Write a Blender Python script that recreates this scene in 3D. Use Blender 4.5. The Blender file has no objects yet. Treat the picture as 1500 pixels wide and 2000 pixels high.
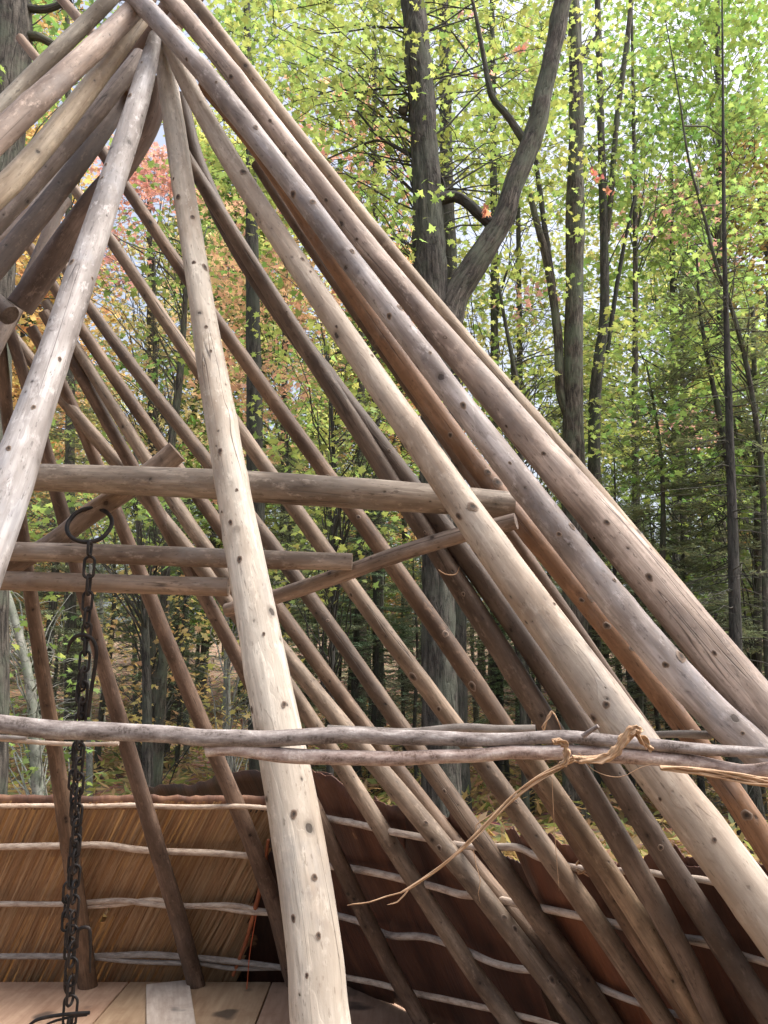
import bpy, math, random
import numpy as np
from mathutils import Vector, noise

# ------------------------------------------------------------------ camera, world, light, exposure
S = bpy.context.scene
COL = S.collection
CAM_Z = 1.6
PITCH = math.radians(13)
cam_d = bpy.data.cameras.new("camera"); cam = bpy.data.objects.new("camera", cam_d); COL.objects.link(cam)
cam.location = (0, 0, CAM_Z); cam.rotation_euler = (math.pi/2 + PITCH, 0, 0)
cam_d.sensor_fit = 'HORIZONTAL'; cam_d.sensor_width = 36; cam_d.lens = 36
cam_d.clip_start = 0.05; cam_d.clip_end = 900
S.camera = cam
w = bpy.data.worlds.new("World"); S.world = w; w.use_nodes = True
nt = w.node_tree; bg = nt.nodes['Background']
sky = nt.nodes.new('ShaderNodeTexSky'); sky.sky_type = 'NISHITA'; sky.sun_disc = False
SUN_EL, SUN_AZ = 62, 95          # thinly veiled sun, high to the right
sky.sun_elevation = math.radians(SUN_EL); sky.sun_rotation = math.radians(SUN_AZ)
sky.air_density = 1.0; sky.dust_density = 8.0; sky.ozone_density = 1.0
veil = nt.nodes.new('ShaderNodeHueSaturation'); veil.inputs['Saturation'].default_value = .62; veil.inputs['Value'].default_value = 1.08   # thin high cloud whitens the sky
nt.links.new(sky.outputs[0], veil.inputs['Color']); nt.links.new(veil.outputs[0], bg.inputs[0]); bg.inputs[1].default_value = 0.15
sd = bpy.data.lights.new("sun", 'SUN'); sd.energy = 0.6; sd.angle = math.radians(60); sd.color = (1, 0.96, 0.90)
so = bpy.data.objects.new("sun", sd); COL.objects.link(so)
sv = Vector((math.sin(math.radians(SUN_AZ))*math.cos(math.radians(SUN_EL)), math.cos(math.radians(SUN_AZ))*math.cos(math.radians(SUN_EL)), math.sin(math.radians(SUN_EL))))
so.rotation_euler = (-sv).to_track_quat('-Z', 'Y').to_euler(); so.location = (10, 10, 20)
S.view_settings.view_transform = 'Standard'; S.view_settings.look = 'None'
S.view_settings.gamma = 1; S.view_settings.use_curve_mapping = False
S.view_settings.exposure = 1.16
S.render.engine = 'CYCLES'
S.cycles.max_bounces = 8; S.cycles.transmission_bounces = 6; S.cycles.diffuse_bounces = 4

R = random.Random(7)
rng = np.random.default_rng(11)
FLOOR = -0.30

# ------------------------------------------------------------------ survey helpers: where a sighted point stands
CP, SP = math.cos(PITCH), math.sin(PITCH)
CAMV = np.array([0, 0, CAM_Z])
def ray(x, y):
    a = (x-750)/1500; b = (1000-y)/1500
    return np.array([a, CP - b*SP, b*CP + SP])
def P(x, y, t): return CAMV + t*ray(x, y)
def PY(x, y, Y):
    r = ray(x, y); return CAMV + r*(Y/r[1])
APEX = P(300, 60, 3.0)
RD = np.array([math.sin(math.radians(-38)), math.cos(math.radians(-38)), 0.0])   # ridge direction
WP = P(1500, 1770, 2.36)
NF = np.cross(RD, WP-APEX); NF /= np.linalg.norm(NF)
if NF[1] > 0: NF = -NF            # points into the lodge
NL = np.array([0, -1.0, -0.458]); NL /= np.linalg.norm(NL)
LP = np.array([0, 5.1, 0.9])
def t_far(x, y, off=0.0):  r = ray(x, y); return (NF @ (APEX - CAMV) + off)/(NF @ r)
def t_left(x, y, off=0.0): r = ray(x, y); return (NL @ (LP - CAMV) + off)/(NL @ r)
def t_in(x, y, off=0.0):
    a, b = t_far(x, y, off), t_left(x, y, off)
    if a <= 0: a = 99
    if b <= 0: b = 99
    k = 8.0                        # soft corner
    return -math.log(math.exp(-k*a)+math.exp(-k*b))/k
def ground_z(x, y):
    return -0.45 + 0.026*max(0, y-7) + .07*max(0, y-28) + 0.10*math.sin(x*0.35+1)*math.sin(y*0.27)*min(1, max(0, (math.hypot(x, y)-7)/8))

# ------------------------------------------------------------------ material helpers
def new_mat(name):
    m = bpy.data.materials.new(name); m.use_nodes = True
    return m, m.node_tree, m.node_tree.nodes['Principled BSDF']
class N:
    def __init__(s, nt): s.nt = nt
    def n(s, t, **kw):
        o = s.nt.nodes.new(t)
        for k, v in kw.items(): setattr(o, k, v)
        return o
    def l(s, a, b): s.nt.links.new(a, b)
    def attr(s, name): return s.n('ShaderNodeAttribute', attribute_name=name)
    def mapv(s, vec, scale):
        m = s.n('ShaderNodeMapping'); m.inputs['Scale'].default_value = scale; s.l(vec, m.inputs[0]); return m.outputs[0]
    def noise(s, vec, scale, detail=4, rough=.55):
        m = s.n('ShaderNodeTexNoise'); m.inputs['Scale'].default_value = scale; m.inputs['Detail'].default_value = detail
        m.inputs['Roughness'].default_value = rough; s.l(vec, m.inputs['Vector']); return m.outputs[0]
    def math(s, op, a, b=None, c=None):
        m = s.n('ShaderNodeMath', operation=op)
        for i, q in enumerate((a, b, c)):
            if q is None: continue
            if isinstance(q, (int, float)): m.inputs[i].default_value = q
            else: s.l(q, m.inputs[i])
        return m.outputs[0]
    def ramp(s, v, stops):
        m = s.n('ShaderNodeValToRGB'); e = m.color_ramp.elements
        while len(e) < len(stops): e.new(0.5)
        for k, (p, c) in zip(e, stops):
            k.position = p; k.color = (*c, 1) if not isinstance(c, (int, float)) else (c, c, c, 1)
        s.l(v, m.inputs[0]); return m.outputs[0]
    def mix(s, f, a, b, mode='MIX'):
        m = s.n('ShaderNodeMix', data_type='RGBA', blend_type=mode)
        for q, i in ((f, 0), (a, 6), (b, 7)):
            if isinstance(q, (int, float)): m.inputs[i].default_value = q
            elif isinstance(q, tuple): m.inputs[i].default_value = (*q, 1)
            else: s.l(q, m.inputs[i])
        return m.outputs[2]
    def bump(s, h, strength, dist, bsdf, prev=None):
        m = s.n('ShaderNodeBump'); m.inputs['Strength'].default_value = strength; m.inputs['Distance'].default_value = dist
        s.l(h, m.inputs['Height'])
        if prev is not None: s.l(prev, m.inputs['Normal'])
        s.l(m.outputs[0], bsdf.inputs['Normal']); return m.outputs[0]

def wood_material(name, pale, mid, dark, knots=True, rough=0.62):
    m, nt, b = new_mat(name); g = N(nt)
    v = g.attr('pc').outputs['Vector']
    oi = g.n('ShaderNodeObjectInfo')
    n1 = g.noise(g.mapv(v, (1, 1, .30)), 9, 4, .6)
    n2 = g.noise(g.mapv(v, (1, 1, .05)), 95, 4, .65)
    n3 = g.noise(g.mapv(v, (1, 1, .5)), 38, 5, .7)
    c = g.ramp(n1, [(.34, dark), (.48, mid), (.64, pale)])
    c = g.mix(g.math('MULTIPLY', g.ramp(n2, [(.38, 1.0), (.60, 0.0)]), .5), c, tuple(q*.55 for q in mid))
    c = g.mix(g.ramp(n3, [(.55, 0.0), (.72, .55)]), c, tuple(q*1.25 for q in pale))
    # grey mildew blotches
    n4 = g.noise(g.mapv(v, (1, 1, .6)), 5.5, 5, .7)
    c = g.mix(g.ramp(n4, [(.52, 0.0), (.66, .45)]), c, (.235, .225, .22))
    n6 = g.noise(g.mapv(v, (1, 1, .22)), 12, 3, .55)
    led = g.ramp(n6, [(.545, 0.0), (.553, 1.0)])
    c = g.mix(g.math('MULTIPLY', led, .42), c, tuple(q*.72 for q in mid))
    n7 = g.ramp(g.noise(g.mapv(v, (1, 1, .25)), 120, 3, .7), [(.60, 0.0), (.68, .55)])
    c = g.mix(n7, c, tuple(q*.5 for q in dark))
    # long drying cracks
    n5 = g.noise(g.mapv(v, (1, 1, .022)), 17, 2, .5)
    cr = g.math('ABSOLUTE', g.math('SUBTRACT', n5, .5))
    cr = g.ramp(cr, [(.0, 1.0), (.006, 0.0)])
    gate = g.ramp(g.noise(g.mapv(v, (1, 1, .5)), 3.1, 1), [(.50, 0.0), (.56, 1.0)])
    cr = g.math('MULTIPLY', cr, gate)
    c = g.mix(g.math('MULTIPLY', cr, .8), c, (.035, .025, .02))
    h = g.math('SUBTRACT', g.math('MULTIPLY', n2, .35), cr)
    h = g.math('ADD', h, g.math('MULTIPLY', n3, .5)); h = g.math('SUBTRACT', h, g.math('MULTIPLY', led, .25))
    if knots:
        vn = g.noise(v, 60, 2); wob = g.n('ShaderNodeVectorMath', operation='MULTIPLY_ADD')
        g.l(vn, wob.inputs[0]); wob.inputs[1].default_value = (.012,)*3; g.l(v, wob.inputs[2])
        for sc, r0, str_ in ((7, .065, .9), (11, .075, .9), (22, .07, .8)):
            vo = g.n('ShaderNodeTexVoronoi'); vo.inputs['Scale'].default_value = sc
            g.l(g.mapv(wob.outputs[0], (1, 1, .8)), vo.inputs['Vector'])
            sep = g.n('ShaderNodeSeparateColor'); g.l(vo.outputs['Color'], sep.inputs[0])
            rr = g.math('MULTIPLY_ADD', sep.outputs[0], r0*1.6, r0*.5)
            d = g.math('DIVIDE', vo.outputs['Distance'], rr)
            k = g.ramp(d, [(.0, 1.0), (.42, 1.0), (.52, .45), (1.0, 0.0)])
            halo = g.ramp(g.math('MULTIPLY', d, .4), [(.35, .5), (.9, 0.0)])
            c = g.mix(g.math('MULTIPLY', halo, .45), c, tuple(q*.62 for q in dark))
            c = g.mix(g.math('MULTIPLY', k, str_), c, (.03, .019, .012))
            h = g.math('SUBTRACT', h, g.math('MULTIPLY', k, .7))
    hs = g.n('ShaderNodeHueSaturation'); g.l(c, hs.inputs['Color'])
    g.l(g.math('MULTIPLY_ADD', oi.outputs['Random'], .3, .85), hs.inputs['Value'])
    g.l(g.math('MULTIPLY_ADD', oi.outputs['Random'], -.3, 1.1), hs.inputs['Saturation'])
    c = g.mix(1.0, hs.outputs[0], oi.outputs['Color'], 'MULTIPLY')
    g.l(c, b.inputs['Base Color'])
    b.inputs['Roughness'].default_value = rough; b.inputs['Specular IOR Level'].default_value = .4
    g.bump(h, .55, .004, b)
    return m
def bark_material(name, pale, mid, dark, fur=(1, 1, .16), scale=26, bump=.02, lichen=None, crack=.85):
    m, nt, b = new_mat(name); g = N(nt)
    v = g.attr('pc').outputs['Vector']
    n1 = g.noise(g.mapv(v, fur), scale, 4, .6)
    n2 = g.noise(g.mapv(v, (1, 1, 1.6)), scale*2.2, 5, .75)
    n3 = g.noise(v, 2.2, 4, .65)
    ridge = g.ramp(g.math('ABSOLUTE', g.math('SUBTRACT', g.noise(g.mapv(v, (fur[0], fur[1], fur[2]*.8)), scale*.62, 3, .5), .5)), [(0.0, 0.0), (.035, 1.0)])
    c = g.ramp(n1, [(.38, dark), (.50, mid), (.62, pale)])
    c = g.mix(g.ramp(n2, [(.42, 0.0), (.60, .8)]), c, mid)
    c = g.mix(g.math('MULTIPLY', g.math('SUBTRACT', 1.0, ridge), crack), c, dark)
    n1 = g.math('ADD', g.math('MULTIPLY', n1, .6), g.math('MULTIPLY', ridge, .5*crack))
    if lichen:
        c = g.mix(g.ramp(n3, [(.45, 0.0), (.62, .7)]), c, lichen)
    hb = g.n('ShaderNodeHueSaturation'); g.l(c, hb.inputs['Color']); rn = g.n('ShaderNodeObjectInfo').outputs['Random']
    g.l(g.math('MULTIPLY_ADD', rn, .7, .62), hb.inputs['Value']); g.l(g.math('MULTIPLY_ADD', rn, .8, .6), hb.inputs['Saturation']); c = hb.outputs[0]
    g.l(c, b.inputs['Base Color']); b.inputs['Roughness'].default_value = .9
    g.bump(g.math('ADD', n1, g.math('MULTIPLY', n2, .3)), .9, bump, b)
    return m
M = {}
M['pole'] = wood_material('peeled_weathered_wood', (.48, .415, .355), (.25, .20, .16), (.10, .072, .055))
M['pole_pale'] = wood_material('pale_peeled_wood', (.74, .665, .55), (.58, .49, .385), (.36, .27, .19))
M['pole_brown'] = wood_material('brown_peeled_wood', (.30, .195, .12), (.215, .13, .075), (.12, .068, .038))
M['stick'] = bark_material('grey_sapling_bark', (.50, .45, .42), (.30, .25, .23), (.11, .082, .07), (1, 1, .35), 60, .004, None, .12)
M['stick_pale'] = bark_material('pale_peeled_sapling', (.50, .44, .38), (.38, .32, .27), (.22, .17, .14), (1, 1, .25), 60, .003, None, .15)
M['bark_grey'] = bark_material('furrowed_grey_bark', (.15, .135, .115), (.065, .056, .046), (.013, .011, .009), (1, 1, .17), 24, .03, (.10, .12, .085))
M['bark_dark'] = bark_material('dark_bark', (.12, .112, .095), (.062, .056, .046), (.018, .016, .013), (1, 1, .2), 22, .02, (.05, .065, .042))
M['bark_pale'] = bark_material('pale_smooth_bark', (.38, .38, .34), (.26, .26, .23), (.10, .10, .085), (1, 1, .7), 16, .006, (.20, .24, .18))
M['bark_strip'] = bark_material('shaggy_pale_bark', (.36, .34, .31), (.15, .135, .12), (.035, .03, .026), (1, 1, .08), 20, .03, (.16, .18, .15))

def leaf_material(name='leaf', trans=.62):
    m, nt, b = new_mat(name); g = N(nt)
    oi = g.n('ShaderNodeObjectInfo'); at = g.attr('lv')
    sep = g.n('ShaderNodeSeparateColor'); g.l(at.outputs['Color'], sep.inputs[0])
    hs = g.n('ShaderNodeHueSaturation'); g.l(oi.outputs['Color'], hs.inputs['Color'])
    g.l(g.math('MULTIPLY_ADD', sep.outputs[1], .105, .4475), hs.inputs['Hue'])
    g.l(g.math('MULTIPLY_ADD', sep.outputs[0], .75, .62), hs.inputs['Value'])
    hs.inputs['Saturation'].default_value = .76
    c = hs.outputs[0]
    g.l(c, b.inputs['Base Color']); b.inputs['Roughness'].default_value = .5; b.inputs['Specular IOR Level'].default_value = .35
    tr = g.n('ShaderNodeBsdfTranslucent')
    tc = g.mix(1.0, c, (1.12, 1.12, .85), 'MULTIPLY'); g.l(tc, tr.inputs[0])
    mx = g.n('ShaderNodeMixShader'); mx.inputs[0].default_value = trans
    g.l(b.outputs[0], mx.inputs[1]); g.l(tr.outputs[0], mx.inputs[2])
    g.l(mx.outputs[0], nt.nodes['Material Output'].inputs[0])
    return m
M['leaf'] = leaf_material()
M['needle'] = leaf_material('needle', .3)

# ------------------------------------------------------------------ object helpers
def link(name, me, mat=None, parent=None, color=None):
    o = bpy.data.objects.new(name, me); COL.objects.link(o)
    if parent is not None: o.parent = parent
    if mat is not None and me is not None and len(me.materials) == 0: me.materials.append(mat)
    if color is not None: o.color = (*color, 1)
    return o
def tag(o, label=None, cat=None, group=None, kind=None):
    if label: o['label'] = label
    if cat: o['category'] = cat
    if group: o['group'] = group
    if kind: o['kind'] = kind
    return o
def empty(name, loc, label, cat, group=None):
    o = bpy.data.objects.new(name, None); COL.objects.link(o); o.location = loc; o.empty_display_size = .2
    return tag(o, label, cat, group)
def mesh_np(name, verts, faces_flat, counts, pc=None, smooth=True, lv=None):
    me = bpy.data.meshes.new(name)
    verts = np.ascontiguousarray(verts, dtype=np.float32); nV = len(verts)
    me.vertices.add(nV); me.vertices.foreach_set('co', verts.ravel())
    ff = np.ascontiguousarray(faces_flat, dtype=np.int32); me.loops.add(len(ff)); me.loops.foreach_set('vertex_index', ff)
    ct = np.ascontiguousarray(counts, dtype=np.int32); me.polygons.add(len(ct))
    st = np.concatenate([[0], np.cumsum(ct)[:-1]]).astype(np.int32)
    me.polygons.foreach_set('loop_start', st)
    me.polygons.foreach_set('use_smooth', np.full(len(ct), smooth))
    me.update(calc_edges=True)
    if pc is not None:
        a = me.attributes.new('pc', 'FLOAT_VECTOR', 'POINT'); a.data.foreach_set('vector', np.ascontiguousarray(pc, dtype=np.float32).ravel())
    if lv is not None:
        a = me.attributes.new('lv', 'FLOAT_COLOR', 'POINT'); a.data.foreach_set('color', np.ascontiguousarray(lv, dtype=np.float32).ravel())
    return me
def catmull(pts, rad, step):
    pts = [np.array(p, float) for p in pts]; n = len(pts)
    out, rr = [], []
    for i in range(n-1):
        p0 = pts[i-1] if i > 0 else 2*pts[0]-pts[1]; p1, p2 = pts[i], pts[i+1]
        p3 = pts[i+2] if i+2 < n else 2*pts[-1]-pts[-2]
        L = np.linalg.norm(p2-p1); k = max(1, int(L/step))
        for j in range(k):
            t = j/k
            out.append(.5*((2*p1)+(-p0+p2)*t+(2*p0-5*p1+4*p2-p3)*t*t+(-p0+3*p1-3*p2+p3)*t**3)); rr.append(rad[i]*(1-t)+rad[i+1]*t)
    out.append(pts[-1]); rr.append(rad[-1])
    return np.array(out), np.array(rr)
def tube_data(pts, rad, seg=12, step=.05, wob=.05, freq=3.0, cap=True, seed=0, furrow=0.0, collars=0.0):
    c, r = catmull(pts, rad, step); n = len(c)
    tan = np.gradient(c, axis=0); tan /= np.linalg.norm(tan, axis=1)[:, None]+1e-9
    up = np.array([0.0, 0, 1]) if abs(tan[0][2]) < .9 else np.array([1.0, 0, 0])
    us = np.zeros_like(c); u = up - tan[0]*(up@tan[0]); u /= np.linalg.norm(u)
    for i in range(n):
        u = u - tan[i]*(u@tan[i]); u /= np.linalg.norm(u); us[i] = u
    vs = np.cross(tan, us)
    L = np.concatenate([[0], np.cumsum(np.linalg.norm(np.diff(c, axis=0), axis=1))])
    th = np.linspace(0, 2*math.pi, seg, endpoint=False)
    ct, st = np.cos(th), np.sin(th)
    rr = np.repeat(r[:, None], seg, 1)
    if wob > 0 or furrow > 0:
        for i in range(n):
            for j in range(seg):
                f = 1.0
                if wob > 0: f += wob*noise.noise(Vector((ct[j]*.9+seed*3.1, st[j]*.9, L[i]*freq)))
                if furrow > 0:
                    f += furrow*noise.noise(Vector((ct[j]*5+seed, st[j]*5, L[i]*2.2)))+furrow*.6*noise.noise(Vector((ct[j]*11+seed, st[j]*11, L[i]*5)))
                rr[i, j] *= f
    if collars > 0:
        rc = random.Random(int(seed*100)+5); z = rc.uniform(.1, .5)
        while z < L[-1]:
            th0 = rc.uniform(0, 6.28); am = rc.uniform(.3, 1)*collars; wd = rc.uniform(.015, .045)
            rr *= 1+am*np.exp(-((L[:, None]-z)/wd)**2)*(.55+.45*np.cos(th[None, :]-th0))
            z += rc.uniform(.16, .5)
    V = c[:, None, :] + rr[:, :, None]*(ct[None, :, None]*us[:, None, :]+st[None, :, None]*vs[:, None, :])
    off = seed*1.73 % 50
    pc = np.stack([rr*ct[None, :]+off, rr*st[None, :]+off*.7, np.repeat(L[:, None], seg, 1)+off*2], -1)
    i = np.arange(n-1)[:, None]; j = np.arange(seg)[None, :]; jn = (j+1) % seg
    q = np.stack([i*seg+j+0*i, i*seg+jn, (i+1)*seg+jn, (i+1)*seg+j], -1).reshape(-1, 4)
    V = V.reshape(-1, 3); pc = pc.reshape(-1, 3)
    F = q.ravel(); cn = np.full(len(q), 4)
    if cap:
        b0 = len(V)
        for e, rev in ((0, True), (n-1, False)):
            ring = V[e*seg:(e+1)*seg]; pr = pc[e*seg:(e+1)*seg]
            V = np.vstack([V, ring]); pc = np.vstack([pc, pr])
            idx = np.arange(seg)+b0; b0 += seg
            F = np.concatenate([F, idx[::-1] if rev else idx]); cn = np.append(cn, seg)
    return V, F, cn, pc
def join_data(parts):
    Vs, Fs, Cs, Ps, o = [], [], [], [], 0
    for V, F, c, p in parts:
        Vs.append(V); Fs.append(F+o); Cs.append(c); Ps.append(p); o += len(V)
    return np.vstack(Vs), np.concatenate(Fs), np.concatenate(Cs), np.vstack(Ps)
def tube(name, pts, rad, mat, parent=None, color=(1, 1, 1), **kw):
    V, F, c, p = tube_data(pts, rad, **kw)
    o = link(name, mesh_np(name, V, F, c, p), mat, parent, color)
    if kw.get('cap', True): pass
    return o
def resample2(px, widths, ts, step=60):
    """pixel polyline -> evenly spaced sight points with width and depth interpolated"""
    return px, widths, ts

# ------------------------------------------------------------------ the setting: ground and deck
def grid_mesh(name, xs, ys, zf, mat):
    V = np.array([(x, y, zf(x, y)) for y in ys for x in xs]); nx = len(xs); F = []
    for j in range(len(ys)-1):
        for i in range(nx-1): F += [j*nx+i, j*nx+i+1, (j+1)*nx+i+1, (j+1)*nx+i]
    return link(name, mesh_np(name, V, F, np.full(len(F)//4, 4)), mat)
m, nt_, b = new_mat('leaf_litter_ground'); g = N(nt_); tc = g.n('ShaderNodeTexCoord').outputs['Object']
n1 = g.noise(tc, .5, 4); n2 = g.noise(tc, 9, 6, .75); vo = g.n('ShaderNodeTexVoronoi'); vo.inputs['Scale'].default_value = 9; g.l(tc, vo.inputs[0])
c = g.ramp(n2, [(.3, (.06, .04, .026)), (.5, (.24, .15, .09)), (.68, (.42, .29, .18))])
c = g.mix(.55, c, vo.outputs['Color'], 'SOFT_LIGHT')
c = g.mix(g.ramp(n1, [(.5, 0.0), (.64, .75)]), c, (.07, .09, .03))
g.l(c, b.inputs['Base Color']); b.inputs['Roughness'].default_value = .95; g.bump(n2, 1, .05, b); M['ground'] = m
xs = np.concatenate([np.linspace(-300, -42, 8), np.linspace(-40, 40, 81), np.linspace(42, 300, 8)])
ys = np.concatenate([np.linspace(-300, -12, 6), np.linspace(-10, 60, 71), np.linspace(65, 300, 8)])
tag(grid_mesh('ground', xs, ys, ground_z, M['ground']), kind='structure')

m, nt_, b = new_mat('stained_plywood'); g = N(nt_)
oi = g.n('ShaderNodeObjectInfo'); tc = g.n('ShaderNodeTexCoord').outputs['Object']
n1 = g.noise(g.mapv(tc, (1, .12, 1)), 22, 5, .6); n2 = g.noise(tc, 4.5, 4, .7); n3 = g.noise(tc, 3.0, 2, .5)
c = g.ramp(n1, [(.3, (.33, .21, .14)), (.7, (.50, .355, .25))])
c = g.mix(g.ramp(n2, [(.5, 0.0), (.7, .5)]), c, (.27, .155, .10))
c = g.mix(g.ramp(n3, [(.64, 0.0), (.70, .85)]), c, (.07, .055, .045))
c = g.mix(1.0, c, oi.outputs['Color'], 'MULTIPLY')
g.l(c, b.inputs['Base Color']); b.inputs['Roughness'].default_value = .6; g.bump(n1, .3, .003, b); M['ply'] = m
def box_mesh(name, x0, x1, y0, y1, z0, z1, bev=.004):
    import bmesh
    bm = bmesh.new(); bmesh.ops.create_cube(bm, size=1)
    for v in bm.verts: v.co = Vector(((x0+x1)/2+v.co.x*(x1-x0), (y0+y1)/2+v.co.y*(y1-y0), (z0+z1)/2+v.co.z*(z1-z0)))
    bmesh.ops.bevel(bm, geom=bm.edges, offset=bev, segments=1, affect='EDGES')
    me = bpy.data.meshes.new(name); bm.to_mesh(me); bm.free(); return me
deck = tag(link('floor', box_mesh('floor', -3.6, 2.6, 1.6, 5.74, -.40, -.335), M['ply'], None, (.14, .11, .10)), kind='structure')
yy = 1.62
row = 0
for row, (ya, yb) in enumerate([(1.62, 2.8), (2.8, 4.0), (4.0, 4.92), (4.92, 5.70)]):
    x = -3.6 + [0, -.9, -.35, -.2][row] + .2; k = 0
    while x < (2.6 if row < 3 else -.5):
        x1 = x+[1.22, 1.22, .62, .95][row]
        tint = R.uniform(.82, 1.1)
        link('board', box_mesh('board', max(x, -3.6)+.004, min(x1, 2.6)-.004, ya+.004, yb-.004, -.333, FLOOR+R.uniform(-.003, 0)), M['ply'], deck, (tint, tint*R.uniform(.95, 1.02), tint*R.uniform(.9, 1.05)))
        x = x1; k += 1
pl = link('loose_plank', box_mesh('loose_plank', -.16, .16, -.62, .62, 0, .018, .003), M['ply'], None, (1.25, 1.55, 1.9))
a_, b_ = PY(310, 1922, 5.5), PY(355, 1975, 5.0)
pl.location = ((a_[0]+b_[0])/2+.0, (5.62+4.9)/2, FLOOR+.004); pl.rotation_euler = (0, 0, math.radians(17)); pl.scale = (.85, .62, 1)
tag(pl, 'short pale bare plank lying on the orange brown board floor by the back wall', 'plank')

# ------------------------------------------------------------------ the lodge
lodge = empty('pole_lodge', (APEX[0], APEX[1]+.5, FLOOR), 'bare pole frame of a conical lodge with bark and reed walls only at the bottom', 'lodge')
LO = Vector(lodge.location)
CL = {}
def addpole(name, px, ws, ts=None, off=0.0, mat='pole', color=(1, 1, 1), ground=False, seed=None, top_ext=0.0, seg=18, wob=.06, label=None, parent=lodge, step=.035, minz=None):
    px = [tuple(p) for p in px]; n = len(px)
    if n >= 6 and (name in ('pole', 'cross_beam')):      # a pole bends gently: ease the sighting error out of it
        s_ = [0]
        for i in range(1, n): s_.append(s_[-1]+math.dist(px[i], px[i-1]))
        s_ = np.array(s_)/s_[-1]; dg = 5 if n > 14 else 4 if n > 9 else 3
        fx, fy = np.polyfit(s_, [p[0] for p in px], dg), np.polyfit(s_, [p[1] for p in px], dg)
        u_ = np.linspace(0, 1, max(n, 12)); px = list(zip(np.polyval(fx, u_), np.polyval(fy, u_))); n = len(px)
    L = [0]
    for i in range(1, n): L.append(L[-1]+math.dist(px[i], px[i-1]))
    if not isinstance(ws, (list, tuple)): ws = [ws, ws]
    w_ = [np.interp(l/L[-1], np.linspace(0, 1, len(ws)), ws) for l in L]
    if ts is None: t_ = [t_in(x, y, off) for x, y in px]
    else: t_ = [1/np.interp(l/L[-1], np.linspace(0, 1, len(ts)), [1/q for q in ts]) for l in L]
    pts = [P(x, y, t) for (x, y), t in zip(px, t_)]
    if ts is None and n > 3:       # far poles are nearly straight: relax towards a line in depth
        a = np.array(pts); s = np.array(L)/L[-1]
        it = 1/np.array(t_); co = np.polyfit(s, it, 2 if n > 4 else 1); t_ = [1/q for q in np.polyval(co, s)]
        pts = [P(x, y, t) for (x, y), t in zip(px, t_)]
    rad = [w*t/3000 for w, t in zip(w_, t_)]
    if top_ext:
        d = pts[0]-pts[1]; d /= np.linalg.norm(d); pts = [pts[0]+d*top_ext]+pts; rad = [rad[0]*.93]+rad
    if ground:
        d = pts[-1]-pts[-7 if len(pts) > 7 else 0]; d /= np.linalg.norm(d)
        zt = FLOOR-.12 if minz is None else minz
        if d[2] < -.15 and pts[-1][2] > zt:
            s = (zt-pts[-1][2])/d[2]; m_ = max(1, int(s/.25)); p0, q0 = pts[-1], rad[-1]
            for k in range(1, m_+1): pts.append(p0+d*s*k/m_); rad.append(q0*(1+.04*s*k/m_))
    sd_ = seed if seed is not None else R.uniform(0, 40)
    CL[len(CL)] = (pts, rad)
    if parent is lodge: color = (color[0]*.95, color[1]*.99, color[2]*1.05)
    o = tube(name, [Vector(p)-LO for p in pts] if parent is lodge else pts, rad, M[mat], parent, color, seg=seg, step=step, wob=wob, seed=sd_, collars=.075 if name in ('pole', 'brace') else .03)
    if label: o['label'] = label
    o['axis_id'] = len(CL)-1
    return o

# -- near (camera) side of the cone
pL = addpole('pole', [(304,72),(295,100),(272,200),(237,300),(205,400),(170,500),(137,600),(106,700),(70,800),(30,905),(-12,1030)], [26,42,46,50,56,60,64,70,84,92], (2.93,1.72), mat='pole', color=(1.32,1.38,1.46), ground=True, seed=3.1, label='silvery pale pole at the front left of the doorway', seg=28, step=.02)
pM = addpole('pole', [(318,105),(326,150),(335,200),(347,300),(363,400),(379,500),(396,600),(412,700),(428,800),(448,920),(470,1040),(515,1280),(545,1430),(572,1580),(598,1740),(628,2010)], [36,42,44,48,58,64,70,80,88,96,103,112,120], (3.02,1.60), mat='pole_pale', color=(1.0,.98,.95), ground=True, seed=9.3, label='pale cream front pole with many knots standing in the middle of the doorway', seg=32, step=.02)
pR1 = addpole('pole', [(318,60),(338,100),(380,200),(445,300),(505,400),(569,500),(637,600),(708,700),(775,800),(840,900),(912,1000),(981,1100),(1055,1200),(1130,1300),(1208,1400),(1300,1533),(1417,1683),(1490,1783),(1540,1850)], [30,36,40,44,47,52,60,66,76,82,88,90,94,98], (2.98,1.55), mat='pole_pale', color=(.77,.71,.67), ground=True, seed=14.2, label='thick tan front pole with one long crack down its face', seg=32, step=.02)
pR2 = addpole('pole', [(215,-60),(265,5),(330,75),(411,150),(470,225),(530,300),(605,400),(674,500),(745,600),(825,700),(911,800),(990,900),(1066,1000),(1140,1100),(1219,1200),(1306,1300),(1405,1400),(1490,1480)], [36,40,41,42,43,46,50,56,60,64,67,70], (2.9,1.86), mat='pole', color=(1.30,1.34,1.46), ground=True, seed=21.7, label='smooth silver grey pole crossing in front at the top of the bundle', seg=28, step=.02)
pR3 = addpole('pole', [(280,-60),(335,5),(396,75),(457,150),(518,225),(579,300),(652,400),(730,500),(812,600),(900,700),(988,800),(1072,900),(1159,1000),(1245,1100),(1330,1200),(1412,1300),(1500,1400),(1560,1470)], [32,35,36,37,40,46,54,62,70,78,84,90,94], (2.93,1.90), mat='pole', color=(1.18,1.05,.96), ground=True, seed=27.4, label='rough brown grey pole next to the outermost one', seg=28, step=.02)
addpole('pole', [(330,-60),(375,0),(432,75),(492,150),(555,225),(617,300),(686,400),(765,500),(852,600),(942,700),(1026,800),(1108,900),(1190,1000),(1272,1100),(1355,1200),(1435,1300),(1520,1400)], [24,26,26,28,30,32,36,40,46,50,54], (3.1,2.16), mat='pole', color=(1.25,1.10,.88), ground=True, seed=31.0, label='thin outermost pole on the right slope', seg=20)
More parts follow.
